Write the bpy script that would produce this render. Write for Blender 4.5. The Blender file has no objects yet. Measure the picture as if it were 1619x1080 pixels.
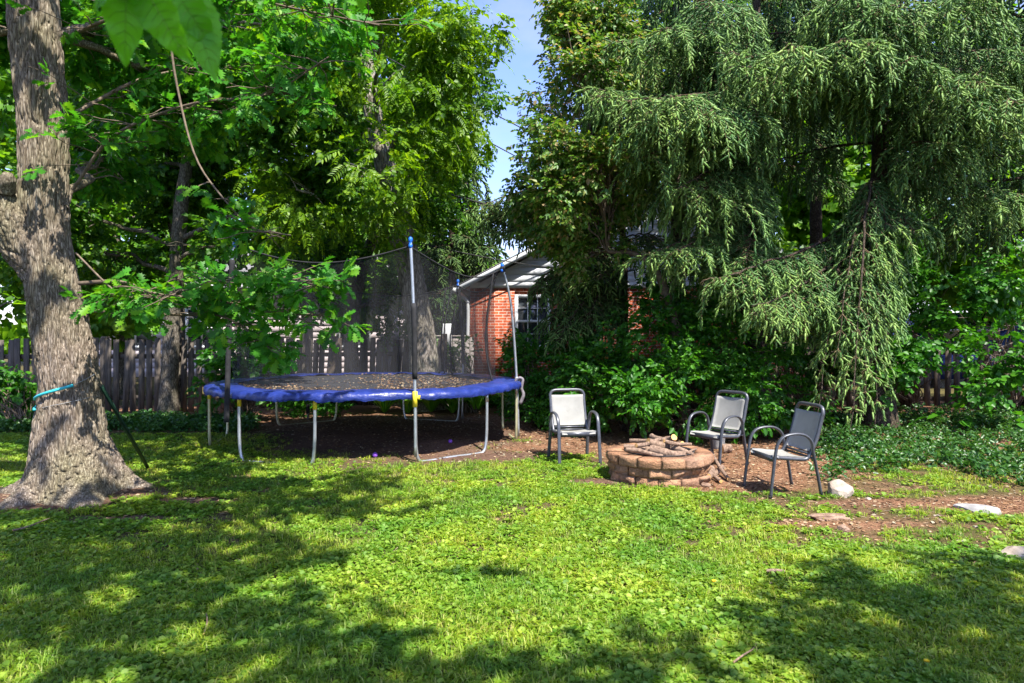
import bpy, math, random
import numpy as np
from mathutils import Vector, Matrix
random.seed(7)
rng = np.random.default_rng(7)
C = bpy.context.scene.collection
SC = bpy.context.scene
R = math.radians

# ---------------------------------------------------------------- camera, sky, sun
F = 1080.0                      # focal length in photograph pixels (1619 wide)
CX, CY, H = 809.5, 527.0, 1.6   # principal column, horizon row, eye height
cam = bpy.data.cameras.new("camera"); camo = bpy.data.objects.new("camera", cam); C.objects.link(camo)
cam.sensor_width = 36; cam.lens = 36 * F / 1619; cam.shift_y = -13 / 1619
cam.clip_start = 0.05; cam.clip_end = 3000
camo.location = (0, 0, H); camo.rotation_euler = (R(90), 0, 0)
cam.dof.use_dof = True; cam.dof.focus_distance = 9.0; cam.dof.aperture_fstop = 4.0
SC.camera = camo
SUN_EL, SUN_AZ = 57.0, 33.0     # azimuth: degrees to the right of straight behind the camera
se, sa = R(SUN_EL), R(SUN_AZ)
SUN = np.array([math.sin(sa) * math.cos(se), -math.cos(sa) * math.cos(se), math.sin(se)])
w = bpy.data.worlds.new("World"); SC.world = w; w.use_nodes = True
nt = w.node_tree; nt.nodes.clear()
wo = nt.nodes.new('ShaderNodeOutputWorld'); bg = nt.nodes.new('ShaderNodeBackground')
sky = nt.nodes.new('ShaderNodeTexSky'); sky.sky_type = 'NISHITA'; sky.sun_disc = False
sky.sun_elevation = se; sky.sun_rotation = math.pi - sa
sky.air_density = 1.0; sky.dust_density = 0.6; sky.ozone_density = 1.6
# thin high cloud over a slightly violet sky
wt = nt.nodes.new('ShaderNodeTexCoord'); wm = nt.nodes.new('ShaderNodeMapping'); wm.inputs['Scale'].default_value = (2.2, 2.2, 5.5); nt.links.new(wt.outputs['Generated'], wm.inputs[0])
wn = nt.nodes.new('ShaderNodeTexNoise'); wn.inputs['Scale'].default_value = 1.7; wn.inputs['Detail'].default_value = 6; wn.inputs['Roughness'].default_value = .55; nt.links.new(wm.outputs[0], wn.inputs['Vector'])
wr = nt.nodes.new('ShaderNodeMapRange'); wr.inputs['From Min'].default_value = .45; wr.inputs['From Max'].default_value = .75; wr.inputs['To Max'].default_value = .45; nt.links.new(wn.outputs['Fac'], wr.inputs[0])
wx = nt.nodes.new('ShaderNodeMix'); wx.data_type = 'RGBA'; wx.blend_type = 'MULTIPLY'; wx.inputs[0].default_value = 1; wx.inputs[7].default_value = (.76, .75, .98, 1); nt.links.new(sky.outputs[0], wx.inputs[6])
wy = nt.nodes.new('ShaderNodeMix'); wy.data_type = 'RGBA'; wy.inputs[7].default_value = (2.5, 2.6, 3.3, 1); nt.links.new(wr.outputs[0], wy.inputs[0]); nt.links.new(wx.outputs[2], wy.inputs[6])
nt.links.new(wy.outputs[2], bg.inputs[0]); bg.inputs[1].default_value = 0.14
nt.links.new(bg.outputs[0], wo.inputs[0])
sl = bpy.data.lights.new("sun", 'SUN'); sl.energy = 4.8; sl.angle = R(0.5); sl.color = (1.0, 0.95, 0.86)
so = bpy.data.objects.new("sun", sl); C.objects.link(so)
so.rotation_euler = Vector(SUN).to_track_quat('Z', 'Y').to_euler()
SC.view_settings.view_transform = 'Standard'; SC.view_settings.look = 'None'
SC.view_settings.exposure = 1.5; SC.view_settings.gamma = 1
SC.cycles.max_bounces = 7; SC.cycles.diffuse_bounces = 4; SC.cycles.glossy_bounces = 2
SC.cycles.transparent_max_bounces = 16; SC.cycles.transmission_bounces = 5
SC.cycles.sample_clamp_indirect = 6

# ---------------------------------------------------------------- numeric helpers
def P(px, py, D): return np.array([(px - CX) / F * D, D, H - (py - CY) / F * D])
def G(px, py):
    D = F * H / (py - CY); return np.array([(px - CX) / F * D, D, 0.0])
def _h(ix, iy, iz, s):
    n = (ix * 374761393 + iy * 668265263 + iz * 2147483647 * 3 + s * 974634777) & 0xffffffff
    n = ((n ^ (n >> 13)) * 1274126177) & 0xffffffff
    n = ((n ^ (n >> 16)) * 2246822519) & 0xffffffff
    return ((n ^ (n >> 15)) & 0xffffff) / float(0xffffff)
def vn(p, s=0):
    p = np.asarray(p, float); i = np.floor(p).astype(np.int64); f = p - i; f = f * f * (3 - 2 * f)
    r = 0
    for dx in (0, 1):
        for dy in (0, 1):
            for dz in (0, 1):
                wt = (f[..., 0] if dx else 1 - f[..., 0]) * (f[..., 1] if dy else 1 - f[..., 1]) * (f[..., 2] if dz else 1 - f[..., 2])
                r = r + wt * _h(i[..., 0] + dx, i[..., 1] + dy, i[..., 2] + dz, s)
    return r
def fbm(p, s=0, o=3):
    p = np.asarray(p, float); a, t, r = 1.0, 0.0, 0
    for k in range(o):
        r = r + a * vn(p, s + k); t += a; a *= .5; p = p * 2.03
    return r / t
def n2(x, y, f, s=0, o=3):
    x = np.asarray(x, float); y = np.asarray(y, float)
    return fbm(np.stack([x * f, y * f, 0 * x + .5], -1), s, o)
def nrm(v):
    v = np.asarray(v, float); return v / np.maximum(np.linalg.norm(v, axis=-1, keepdims=True), 1e-9)
def frames(d, up):
    y = nrm(d); x = nrm(np.cross(y, up)); z = np.cross(x, y)
    return np.stack([x, y, z], -1)            # columns
def rand_dirs(n, zlo=-1, zhi=1):
    a = rng.uniform(0, 2 * np.pi, n); z = rng.uniform(zlo, zhi, n); r = np.sqrt(1 - z * z)
    return np.stack([r * np.cos(a), r * np.sin(a), z], -1)
def smooth(pts, n):
    """Catmull-Rom resample of a polyline (any number of columns)."""
    p = np.asarray(pts, float)
    q = np.vstack([2 * p[0] - p[1], p, 2 * p[-1] - p[-2]])
    t = np.linspace(0, len(p) - 1 - 1e-6, n); i = t.astype(int); f = (t - i)[:, None]
    a, b, c, d = q[i], q[i + 1], q[i + 2], q[i + 3]
    return .5 * (2 * b + (c - a) * f + (2 * a - 5 * b + 4 * c - d) * f ** 2 + (3 * b - a - 3 * c + d) * f ** 3)

class Geo:
    def __init__(s): s.V = []; s.L = []; s.S = []; s.M = []; s.n = 0
    def add(s, V, L, S, mat=0):
        V = np.asarray(V, float).reshape(-1, 3); L = np.asarray(L, np.int64).ravel(); S = np.asarray(S, np.int64).ravel()
        s.V.append(V); s.L.append(L + s.n); s.S.append(S); s.M.append(np.full(len(S), mat)); s.n += len(V); return s
    def inst(s, T, Rm, Pm, Sc, mat=0):
        V, L, S = T; k = len(Pm)
        if k == 0: return s
        Sc = np.broadcast_to(np.asarray(Sc, float), (k,))
        W = np.einsum('kij,nj->kni', Rm, V) * Sc[:, None, None] + np.asarray(Pm)[:, None, :]
        off = (np.arange(k) * len(V))[:, None]
        return s.add(W.reshape(-1, 3), (L[None, :] + off).ravel(), np.tile(S, k), mat)
    def box(s, lo, hi, mat=0, rot=0, piv=None):
        lo = np.array(lo, float); hi = np.array(hi, float)
        V = np.array([[(lo, hi)[(k >> a) & 1][a] for a in range(3)] for k in range(8)])
        if rot:
            piv = (lo + hi) / 2 if piv is None else np.array(piv, float)
            c, n = math.cos(rot), math.sin(rot); M = np.array([[c, 0, n], [0, 1, 0], [-n, 0, c]])
            V = (V - piv) @ M.T + piv
        return s.add(V, [0, 2, 3, 1, 4, 5, 7, 6, 0, 1, 5, 4, 2, 6, 7, 3, 0, 4, 6, 2, 1, 3, 7, 5], [4] * 6, mat)
    def tube(s, pts, rad, k=8, mat=0, cap=True, flat=1.0, up=None):
        pts = np.asarray(pts, float); n = len(pts); rad = np.broadcast_to(np.asarray(rad, float), (n,))
        t = np.gradient(pts, axis=0); t = nrm(t)
        u0 = np.array([0, 0, 1.0]) if up is None else np.array(up, float)
        if up is None and abs(t[0] @ u0) > .8: u0 = np.array([1.0, 0, 0])
        X = []; x = nrm(np.cross(t[0], u0))
        for i in range(n):
            x = nrm(x - (x @ t[i]) * t[i]); X.append(x)
        X = np.array(X); Y = np.cross(t, X)
        a = np.linspace(0, 2 * np.pi, k, endpoint=False)
        V = pts[:, None] + rad[:, None, None] * (np.cos(a)[None, :, None] * X[:, None] + flat * np.sin(a)[None, :, None] * Y[:, None])
        i = np.arange(n - 1)[:, None] * k; j = np.arange(k)[None, :]; j2 = (j + 1) % k
        q = np.stack([i + j, i + j2, i + k + j2, i + k + j], -1).reshape(-1)
        L = list(q); S = [4] * ((n - 1) * k)
        if cap: L += list(range(k))[::-1] + list(range((n - 1) * k, n * k)); S += [k, k]
        return s.add(V.reshape(-1, 3), L, S, mat)
    def build(s, name, mats, parent=None, sm=False, loc=None, pos=None):
        me = bpy.data.meshes.new(name)
        V = np.concatenate(s.V); L = np.concatenate(s.L); S = np.concatenate(s.S); M = np.concatenate(s.M)
        if loc is not None: V = V - np.array(loc)
        me.vertices.add(len(V)); me.vertices.foreach_set('co', V.astype(np.float32).ravel())
        me.loops.add(len(L)); me.loops.foreach_set('vertex_index', L.astype(np.int32))
        me.polygons.add(len(S)); me.polygons.foreach_set('loop_start', np.concatenate([[0], np.cumsum(S)[:-1]]).astype(np.int32))
        if not isinstance(mats, (list, tuple)): mats = [mats]
        for m in mats: me.materials.append(m)
        me.polygons.foreach_set('material_index', M.astype(np.int32))
        if sm: me.polygons.foreach_set('use_smooth', np.ones(len(S), bool))
        me.update(calc_edges=True); me.validate()
        o = bpy.data.objects.new(name, me); C.objects.link(o)
        if parent is not None: o.parent = parent
        if pos is not None: o.location = pos
        elif loc is not None: o.location = loc
        return o
def tag(o, label=None, cat=None, group=None, kind=None):
    if label: o['label'] = label
    if cat: o['category'] = cat
    if group: o['group'] = group
    if kind: o['kind'] = kind
    return o
def thing(name, label, cat, loc=(0, 0, 0), rz=0, group=None):
    o = bpy.data.objects.new(name, None); C.objects.link(o); o.empty_display_size = .1
    o.location = tuple(float(v) for v in loc); o.rotation_euler = (0, 0, rz)
    return tag(o, label, cat, group)
def copy_tree(o, parent=None):
    c = o.copy(); C.objects.link(c); c.parent = parent
    for ch in list(o.children): copy_tree(ch, c)
    return c

# ---------------------------------------------------------------- materials
def newmat(name):
    m = bpy.data.materials.new(name); m.use_nodes = True; m.node_tree.nodes.clear(); return m, m.node_tree
def N(nt, t, **kw):
    n = nt.nodes.new(t)
    for k, v in kw.items():
        if k.startswith('i_'):
            n.inputs[k[2:].replace('_', ' ')].default_value = v
        else: setattr(n, k, v)
    return n
def ramp(nt, stops, fac):
    r = nt.nodes.new('ShaderNodeValToRGB'); e = r.color_ramp.elements
    while len(e) < len(stops): e.new(.5)
    for q, (p, c) in zip(e, stops):
        q.position = p; q.color = (*c, 1)
    nt.links.new(fac, r.inputs[0]); return r.outputs[0]
def mixc(nt, a, b, fac, mode='MIX'):
    m = nt.nodes.new('ShaderNodeMix'); m.data_type = 'RGBA'; m.blend_type = mode
    for sock, v in ((m.inputs[0], fac), (m.inputs[6], a), (m.inputs[7], b)):
        if isinstance(v, bpy.types.NodeSocket): nt.links.new(v, sock)
        else: sock.default_value = v if isinstance(v, float) else (*v, 1)
    return m.outputs[2]
def coords(nt, scale=(1, 1, 1), rot=(0, 0, 0)):
    t = nt.nodes.new('ShaderNodeTexCoord'); m = nt.nodes.new('ShaderNodeMapping')
    m.inputs['Scale'].default_value = scale; m.inputs['Rotation'].default_value = rot
    nt.links.new(t.outputs['Object'], m.inputs[0]); return m.outputs[0]
def noise(nt, vec, scale, detail=4, rough=.6):
    n = nt.nodes.new('ShaderNodeTexNoise'); n.inputs['Scale'].default_value = scale
    n.inputs['Detail'].default_value = detail; n.inputs['Roughness'].default_value = rough
    nt.links.new(vec, n.inputs['Vector']); return n.outputs['Fac']
def finish(nt, col, rough=.7, bump=None, bstr=.4, bdist=.01, metal=0.0, spec=.3):
    b = nt.nodes.new('ShaderNodeBsdfPrincipled'); o = nt.nodes.new('ShaderNodeOutputMaterial')
    if isinstance(col, bpy.types.NodeSocket): nt.links.new(col, b.inputs['Base Color'])
    else: b.inputs['Base Color'].default_value = (*col, 1)
    if isinstance(rough, bpy.types.NodeSocket): nt.links.new(rough, b.inputs['Roughness'])
    else: b.inputs['Roughness'].default_value = rough
    b.inputs['Metallic'].default_value = metal; b.inputs['Specular IOR Level'].default_value = spec
    if bump is not None:
        u = nt.nodes.new('ShaderNodeBump'); u.inputs['Strength'].default_value = bstr; u.inputs['Distance'].default_value = bdist
        nt.links.new(bump, u.inputs['Height']); nt.links.new(u.outputs[0], b.inputs['Normal'])
    nt.links.new(b.outputs[0], o.inputs[0]); return b, o
def simple(name, c1, c2, sc=6, rough=.6, metal=0.0, spec=.3, bstr=.2, bd=.005, stretch=(1, 1, 1)):
    m, nt = newmat(name); v = coords(nt, stretch); n = noise(nt, v, sc)
    finish(nt, ramp(nt, [(.3, c1), (.7, c2)], n), rough, n, bstr, bd, metal, spec); return m
def leafmat(name, cols, trans=.4, rough=.5, spec=.35, tint=(1.25, 1.15, .55), clump=.9, var=((.72, .82, .8), (1.15, 1.08, .9))):
    m, nt = newmat(name); g = nt.nodes.new('ShaderNodeNewGeometry')
    c = ramp(nt, [(i / (len(cols) - 1), q) for i, q in enumerate(cols)], g.outputs['Random Per Island'])
    n = noise(nt, coords(nt), clump, 2)
    k = ramp(nt, [(.35, var[0]), (.65, var[1])], n)
    c = mixc(nt, c, k, 1.0, 'MULTIPLY')
    b, o = finish(nt, c, rough, spec=spec)
    t = nt.nodes.new('ShaderNodeBsdfTranslucent'); c2 = mixc(nt, c, tint, 1.0, 'MULTIPLY')
    c3 = nt.nodes.new('ShaderNodeHueSaturation'); c3.inputs['Value'].default_value = 1.6; nt.links.new(c2, c3.inputs['Color'])
    nt.links.new(c3.outputs[0], t.inputs[0])
    x = nt.nodes.new('ShaderNodeMixShader'); x.inputs[0].default_value = trans
    nt.links.new(b.outputs[0], x.inputs[1]); nt.links.new(t.outputs[0], x.inputs[2]); nt.links.new(x.outputs[0], o.inputs[0])
    return m
def barkmat(name, c1, c2, c3, sc=(14, 14, 3.2), bstr=.9, bd=.02):
    m, nt = newmat(name); v = coords(nt, sc)
    nz = nt.nodes.new('ShaderNodeTexNoise'); nz.inputs['Scale'].default_value = 1.3; nz.inputs['Detail'].default_value = 3
    nt.links.new(v, nz.inputs['Vector'])
    mx = nt.nodes.new('ShaderNodeVectorMath'); mx.operation = 'MULTIPLY_ADD'; mx.inputs[1].default_value = (1.1, 1.1, 1.1)
    nt.links.new(nz.outputs['Color'], mx.inputs[0]); nt.links.new(v, mx.inputs[2])
    vo = nt.nodes.new('ShaderNodeTexVoronoi'); vo.feature = 'DISTANCE_TO_EDGE'; vo.inputs['Scale'].default_value = 1.6
    nt.links.new(mx.outputs[0], vo.inputs['Vector'])
    fine = noise(nt, v, 5, 5, .7)
    col = ramp(nt, [(.0, c1), (.13, c2), (.45, c3)], vo.outputs['Distance'])
    col = mixc(nt, col, ramp(nt, [(.3, (.6, .6, .6)), (.7, (1.2, 1.2, 1.2))], fine), .8, 'MULTIPLY')
    big = noise(nt, coords(nt, (1.2, 1.2, .7)), 1.5, 3)
    col = mixc(nt, col, ramp(nt, [(.4, (1, 1, 1)), (.7, (.78, .86, .66))], big), 1.0, 'MULTIPLY')
    ad = nt.nodes.new('ShaderNodeMath'); ad.operation = 'MULTIPLY_ADD'; ad.inputs[1].default_value = .25
    nt.links.new(fine, ad.inputs[0]); 
    cl = nt.nodes.new('ShaderNodeMath'); cl.operation = 'MINIMUM'; cl.inputs[1].default_value = .25
    nt.links.new(vo.outputs['Distance'], cl.inputs[0]); nt.links.new(cl.outputs[0], ad.inputs[2])
    finish(nt, col, .9, ad.outputs[0], bstr, bd, spec=.15); return m

M = {}
M['oak_bark'] = barkmat('oak_bark', (.075, .055, .04), (.20, .16, .125), (.34, .285, .235), (32, 32, 3.4), .8, .012)
M['bark'] = barkmat('grey_bark', (.04, .033, .026), (.13, .11, .09), (.24, .21, .18), (22, 22, 6), .7, .01)
M['pale_bark'] = barkmat('pale_bark', (.09, .075, .06), (.3, .26, .23), (.5, .44, .40), (12, 12, 3), .8, .02)
M['dark_bark'] = barkmat('spruce_bark', (.02, .015, .012), (.07, .05, .04), (.13, .10, .08), (18, 18, 12), .7, .015)
M['twig'] = simple('twig_bark', (.07, .05, .035), (.17, .13, .09), 20, .85)
M['dead_twig'] = simple('dead_twig', (.08, .055, .03), (.17, .12, .06), 20, .85)
M['oak_leaf'] = leafmat('oak_leaf', [(.025, .11, .006), (.04, .18, .010), (.06, .25, .02), (.14, .31, .008)], .42, .5, .3)
M['maple_leaf'] = leafmat('maple_leaf', [(.018, .075, .004), (.04, .135, .005), (.11, .23, .007)], .45, .5)
M['walnut_leaf'] = leafmat('walnut_leaf', [(.04, .11, .004), (.10, .21, .005), (.19, .32, .008)], .48, .45)
M['near_leaf'] = leafmat('near_leaf', [(.08, .30, .006), (.10, .34, .008), (.12, .36, .012)], .5, .4)
M['serv_leaf'] = leafmat('serviceberry_leaf', [(.035, .10, .018), (.08, .18, .02), (.13, .24, .03), (.30, .22, .12)], .35, .45)
M['back_leaf'] = leafmat('background_leaf', [(.04, .13, .006), (.09, .22, .008), (.16, .31, .01)], .45, .5)
M['shrub_leaf'] = leafmat('shrub_leaf', [(.018, .09, .005), (.035, .15, .008), (.07, .22, .012)], .35, .45, .35)
M['cover_leaf'] = leafmat('ground_cover_leaf', [(.016, .065, .010), (.035, .115, .018), (.075, .17, .04)], .3, .4, .45)
M['hosta_leaf'] = leafmat('hosta_leaf', [(.09, .25, .02), (.14, .32, .03), (.2, .38, .05)], .4, .4)
M['needle'] = leafmat('spruce_needle', [(.04, .11, .03), (.082, .18, .052), (.15, .262, .09)], .2, .5, .35, (1.1, 1.1, .7), .7)
M['needle_tip'] = leafmat('spruce_new_growth', [(.11, .215, .05), (.17, .295, .08), (.26, .385, .125)], .2, .5, .3, (1.1, 1.1, .8), .7)
M['far_needle'] = leafmat('far_needle', [(.03, .07, .02), (.06, .12, .03), (.10, .18, .04)], .2, .6)
M['grass'] = leafmat('grass_blade', [(.08, .18, .006), (.155, .27, .010), (.25, .36, .025), (.36, .38, .12)], .35, .5, .3, (1.2, 1.1, .5), 1.3, ((.62, .78, .8), (1.3, 1.1, 1.0)))
M['clover'] = leafmat('lawn_weed_leaf', [(.07, .17, .008), (.15, .275, .016), (.26, .38, .05)], .35, .5, .4, (1.2, 1.1, .5), 1.3, ((.62, .78, .8), (1.3, 1.1, 1.0)))
M['metal'] = simple('galvanised_steel', (.36, .38, .40), (.55, .57, .60), 9, .38, .8, .5, .05)
M['old_steel'] = simple('yellowed_steel', (.38, .36, .20), (.52, .50, .34), 9, .45, .5, .5, .05)
M['yellow'] = simple('yellow_cap', (.55, .42, .02), (.7, .55, .04), 9, .5)
M['foam'] = simple('black_foam', (.010, .010, .011), (.025, .025, .028), 14, .85)
M['blue'] = simple('blue_plastic', (.01, .09, .42), (.02, .14, .6), 8, .4)
M['rope'] = simple('grey_rope', (.12, .12, .12), (.3, .3, .3), 40, .8)
M['chair_metal'] = simple('grey_powder_coat', (.055, .058, .068), (.085, .09, .105), 30, .38, .35, .5, .04)
M['white_paint'] = simple('white_paint', (.62, .64, .66), (.8, .81, .82), 3, .5)
M['siding'] = simple('white_siding', (.55, .58, .62), (.72, .74, .77), 2, .55)
M['shingle'] = simple('roof_shingle', (.10, .095, .09), (.22, .21, .20), 30, .9)
M['glass'] = simple('window_glass', (.02, .025, .03), (.05, .06, .07), 1, .06, 0, .8, .02)
M['fence'] = simple('weathered_fence', (.05, .042, .035), (.14, .116, .097), 3, .85, 0, .2, .5, .004, (9, 9, 1))  # wood tone darkened to stand in for tree shade missing on this fence
M['fence_dark'] = simple('brown_fence', (.045, .035, .028), (.12, .092, .07), 3, .85, 0, .2, .5, .004, (9, 9, 1))
M['fence_grey'] = simple('grey_fence', (.22, .19, .18), (.38, .34, .32), 3, .85, 0, .2, .4, .004, (9, 9, 1))
M['log_bark'] = simple('log_bark', (.08, .052, .038), (.29, .20, .145), 38, .9, 0, .15, .9, .006)
M['cut_wood'] = simple('cut_wood', (.50, .26, .08), (.72, .44, .18), 30, .8)
M['steel_ring'] = simple('black_ring', (.02, .02, .022), (.05, .05, .052), 20, .5, .4)
M['rock'] = simple('pale_rock', (.16, .12, .09), (.46, .40, .33), 5, .9, 0, .2, .9, .03)
M['flat_rock'] = simple('grey_rock', (.17, .165, .16), (.36, .345, .33), 7, .9, 0, .2, .6, .02)
M['rotten'] = simple('rotten_wood', (.09, .05, .035), (.36, .25, .18), 12, .95, 0, .1, .8, .02, (1, 4, 4))
M['teal'] = simple('teal_hose', (.02, .30, .36), (.05, .45, .50), 10, .45)
M['green_post'] = simple('green_post', (.008, .03, .018), (.02, .06, .035), 20, .5, .3)
M['litter'] = leafmat('dry_litter', [(.04, .022, .014), (.13, .065, .035), (.24, .135, .075), (.30, .20, .13), (.40, .32, .24)], .1, .85, .2, (1, 1, 1))
M['car_paint'] = simple('dark_blue_paint', (.012, .02, .09), (.02, .035, .14), 2, .2, .4, .6, .01)
M['rubber'] = simple('rubber', (.015, .015, .015), (.03, .03, .03), 20, .8)
M['red'] = simple('red_paint', (.5, .02, .02), (.65, .03, .03), 9, .5)
M['yellow_flower'] = simple('dandelion', (.75, .5, .01), (.85, .62, .02), 9, .7)
M['purple'] = simple('purple_plastic', (.16, .05, .35), (.22, .08, .45), 9, .4)
M['pink_siding'] = simple('pale_pink_siding', (.52, .44, .45), (.66, .57, .58), 1.2, .7)
M['pale_roof'] = simple('pale_roof', (.2, .2, .21), (.32, .31, .32), 14, .8)
M['grey_cloth'] = simple('grey_cloth', (.10, .09, .10), (.22, .20, .22), 20, .9)

def mat_brick():
    m, nt = newmat('red_brick'); t = nt.nodes.new('ShaderNodeTexCoord')
    sx = nt.nodes.new('ShaderNodeSeparateXYZ'); cx = nt.nodes.new('ShaderNodeCombineXYZ')
    nt.links.new(t.outputs['Object'], sx.inputs[0]); nt.links.new(sx.outputs[0], cx.inputs[0]); nt.links.new(sx.outputs[2], cx.inputs[1])
    b = nt.nodes.new('ShaderNodeTexBrick'); b.inputs['Scale'].default_value = 1
    b.inputs['Brick Width'].default_value = .215; b.inputs['Row Height'].default_value = .075; b.inputs['Mortar Size'].default_value = .007
    b.inputs['Bias'].default_value = -.1; b.inputs['Mortar Smooth'].default_value = .1
    b.inputs['Color1'].default_value = (.40, .085, .035, 1); b.inputs['Color2'].default_value = (.24, .055, .03, 1); b.inputs['Mortar'].default_value = (.48, .38, .33, 1)
    nt.links.new(cx.outputs[0], b.inputs['Vector'])
    n = noise(nt, cx.outputs[0], 5, 5); c = mixc(nt, b.outputs['Color'], ramp(nt, [(.3, (.65, .65, .65)), (.7, (1.25, 1.2, 1.15))], n), .9, 'MULTIPLY')
    st = noise(nt, coords(nt, (.9, .9, .25)), 2.2, 4); c = mixc(nt, c, ramp(nt, [(.4, (1, 1, 1)), (.7, (.72, .74, .76))], st), 1.0, 'MULTIPLY')
    inv = nt.nodes.new('ShaderNodeMath'); inv.operation = 'SUBTRACT'; inv.inputs[0].default_value = 1; nt.links.new(b.outputs['Fac'], inv.inputs[1])
    finish(nt, c, .9, inv.outputs[0], .6, .01, spec=.1); return m
M['brick'] = mat_brick()
def mat_block():
    m, nt = newmat('tan_retaining_block'); g = nt.nodes.new('ShaderNodeNewGeometry'); oi = nt.nodes.new('ShaderNodeObjectInfo')
    c = ramp(nt, [(0, (.27, .145, .085)), (.5, (.38, .215, .125)), (1, (.31, .19, .13))], oi.outputs['Random'])
    n = noise(nt, coords(nt), 9, 6, .7); n2_ = noise(nt, coords(nt), 45, 4, .7)
    c = mixc(nt, c, ramp(nt, [(.3, (.5, .48, .5)), (.5, (.95, .95, .95)), (.7, (1.35, 1.25, 1.15))], n), 1.0, 'MULTIPLY')
    c = mixc(nt, c, ramp(nt, [(.35, (.7, .7, .7)), (.6, (1.12, 1.1, 1.08))], n2_), .9, 'MULTIPLY')
    sp = nt.nodes.new('ShaderNodeSeparateXYZ'); nt.links.new(coords(nt), sp.inputs[0]); cb = nt.nodes.new('ShaderNodeCombineXYZ'); nt.links.new(sp.outputs[0], cb.inputs[0]); nt.links.new(sp.outputs[1], cb.inputs[1])
    ln = nt.nodes.new('ShaderNodeVectorMath'); ln.operation = 'LENGTH'; nt.links.new(cb.outputs[0], ln.inputs[0]); so_ = nt.nodes.new('ShaderNodeMath'); so_.operation = 'MULTIPLY_ADD'; so_.inputs[1].default_value = .14; nt.links.new(n, so_.inputs[0]); nt.links.new(ln.outputs['Value'], so_.inputs[2])
    c = mixc(nt, c, ramp(nt, [(.43, (.22, .2, .19)), (.50, (1, 1, 1))], so_.outputs[0]), 1.0, 'MULTIPLY')
    ad = nt.nodes.new('ShaderNodeMath'); ad.operation = 'ADD'; nt.links.new(n, ad.inputs[0]); nt.links.new(n2_, ad.inputs[1])
    finish(nt, c, .92, ad.outputs[0], 1.0, .02, spec=.15); return m
M['block'] = mat_block()
def mat_sling():
    m, nt = newmat('sling_fabric'); v = coords(nt)
    wv = nt.nodes.new('ShaderNodeTexWave'); wv.inputs['Scale'].default_value = 160; nt.links.new(v, wv.inputs['Vector'])
    n = noise(nt, v, 5, 4); c = ramp(nt, [(.3, (.38, .375, .35)), (.7, (.46, .455, .425))], n)
    st = noise(nt, coords(nt, (1, 1, 1)), 14, 5, .8)
    c = mixc(nt, c, ramp(nt, [(.55, (1, 1, 1)), (.8, (.7, .68, .62))], st), .6, 'MULTIPLY')
    b, o = finish(nt, c, .75, wv.outputs['Fac'], .1, .001, spec=.2)
    t = nt.nodes.new('ShaderNodeBsdfTranslucent'); nt.links.new(c, t.inputs[0]); x = nt.nodes.new('ShaderNodeMixShader'); x.inputs[0].default_value = .42
    nt.links.new(b.outputs[0], x.inputs[1]); nt.links.new(t.outputs[0], x.inputs[2]); nt.links.new(x.outputs[0], o.inputs[0]); return m
M['sling'] = mat_sling()
def mat_net(name, cov, col):
    m, nt = newmat(name); v = coords(nt)
    b, o = finish(nt, col, .7, spec=.25)
    t = nt.nodes.new('ShaderNodeBsdfTransparent'); x = nt.nodes.new('ShaderNodeMixShader')
    n = noise(nt, coords(nt, (3, 3, .8)), 1.6, 3)
    mr = nt.nodes.new('ShaderNodeMapRange'); mr.inputs['To Min'].default_value = cov * .7; mr.inputs['To Max'].default_value = cov * 1.35
    mr.inputs['From Min'].default_value = .3; mr.inputs['From Max'].default_value = .7
    nt.links.new(n, mr.inputs[0]); nt.links.new(mr.outputs[0], x.inputs[0])
    nt.links.new(t.outputs[0], x.inputs[1]); nt.links.new(b.outputs[0], x.inputs[2]); nt.links.new(x.outputs[0], o.inputs[0]); return m
M['net'] = mat_net('enclosure_net', .30, (.022, .022, .026))
M['mat'] = simple('jump_mat', (.018, .018, .022), (.05, .05, .055), 12, .6, 0, .4)
def mat_pad():
    m, nt = newmat('blue_pad_vinyl'); v = coords(nt); n = noise(nt, v, 3.5, 5, .65); f = noise(nt, coords(nt, (1, 1, 2)), 8, 3, .6)
    c = ramp(nt, [(.3, (.006, .014, .09)), (.55, (.013, .028, .175)), (.8, (.045, .06, .24))], n)
    finish(nt, c, .4, f, .55, .03, spec=.5); return m
M['pad'] = mat_pad()
def mat_ground():
    m, nt = newmat('ground_soil'); v = coords(nt)
    a = nt.nodes.new('ShaderNodeAttribute'); a.attribute_name = 'soil'
    big = noise(nt, v, 1.3, 5, .65); fine = noise(nt, v, 38, 6, .75); mid = noise(nt, v, 9, 5, .7)
    lawn = ramp(nt, [(.3, (.035, .045, .014)), (.7, (.075, .095, .025))], mid)
    mulch = ramp(nt, [(.2, (.07, .038, .025)), (.45, (.18, .095, .055)), (.62, (.27, .15, .09)), (.85, (.38, .25, .17))], fine)
    dirt = ramp(nt, [(.25, (.075, .042, .030)), (.5, (.13, .078, .055)), (.8, (.24, .16, .12))], fine)
    s = nt.nodes.new('ShaderNodeSeparateColor'); nt.links.new(a.outputs['Color'], s.inputs[0])
    c = mixc(nt, lawn, mulch, s.outputs[0]); c = mixc(nt, c, dirt, s.outputs[1])
    c = mixc(nt, c, ramp(nt, [(.35, (.75, .75, .75)), (.65, (1.2, 1.15, 1.1))], big), .8, 'MULTIPLY')
    ad = nt.nodes.new('ShaderNodeMath'); ad.operation = 'ADD'; nt.links.new(fine, ad.inputs[0]); nt.links.new(mid, ad.inputs[1])
    finish(nt, c, .95, ad.outputs[0], .9, .03, spec=.1); return m
M['ground'] = mat_ground()

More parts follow.
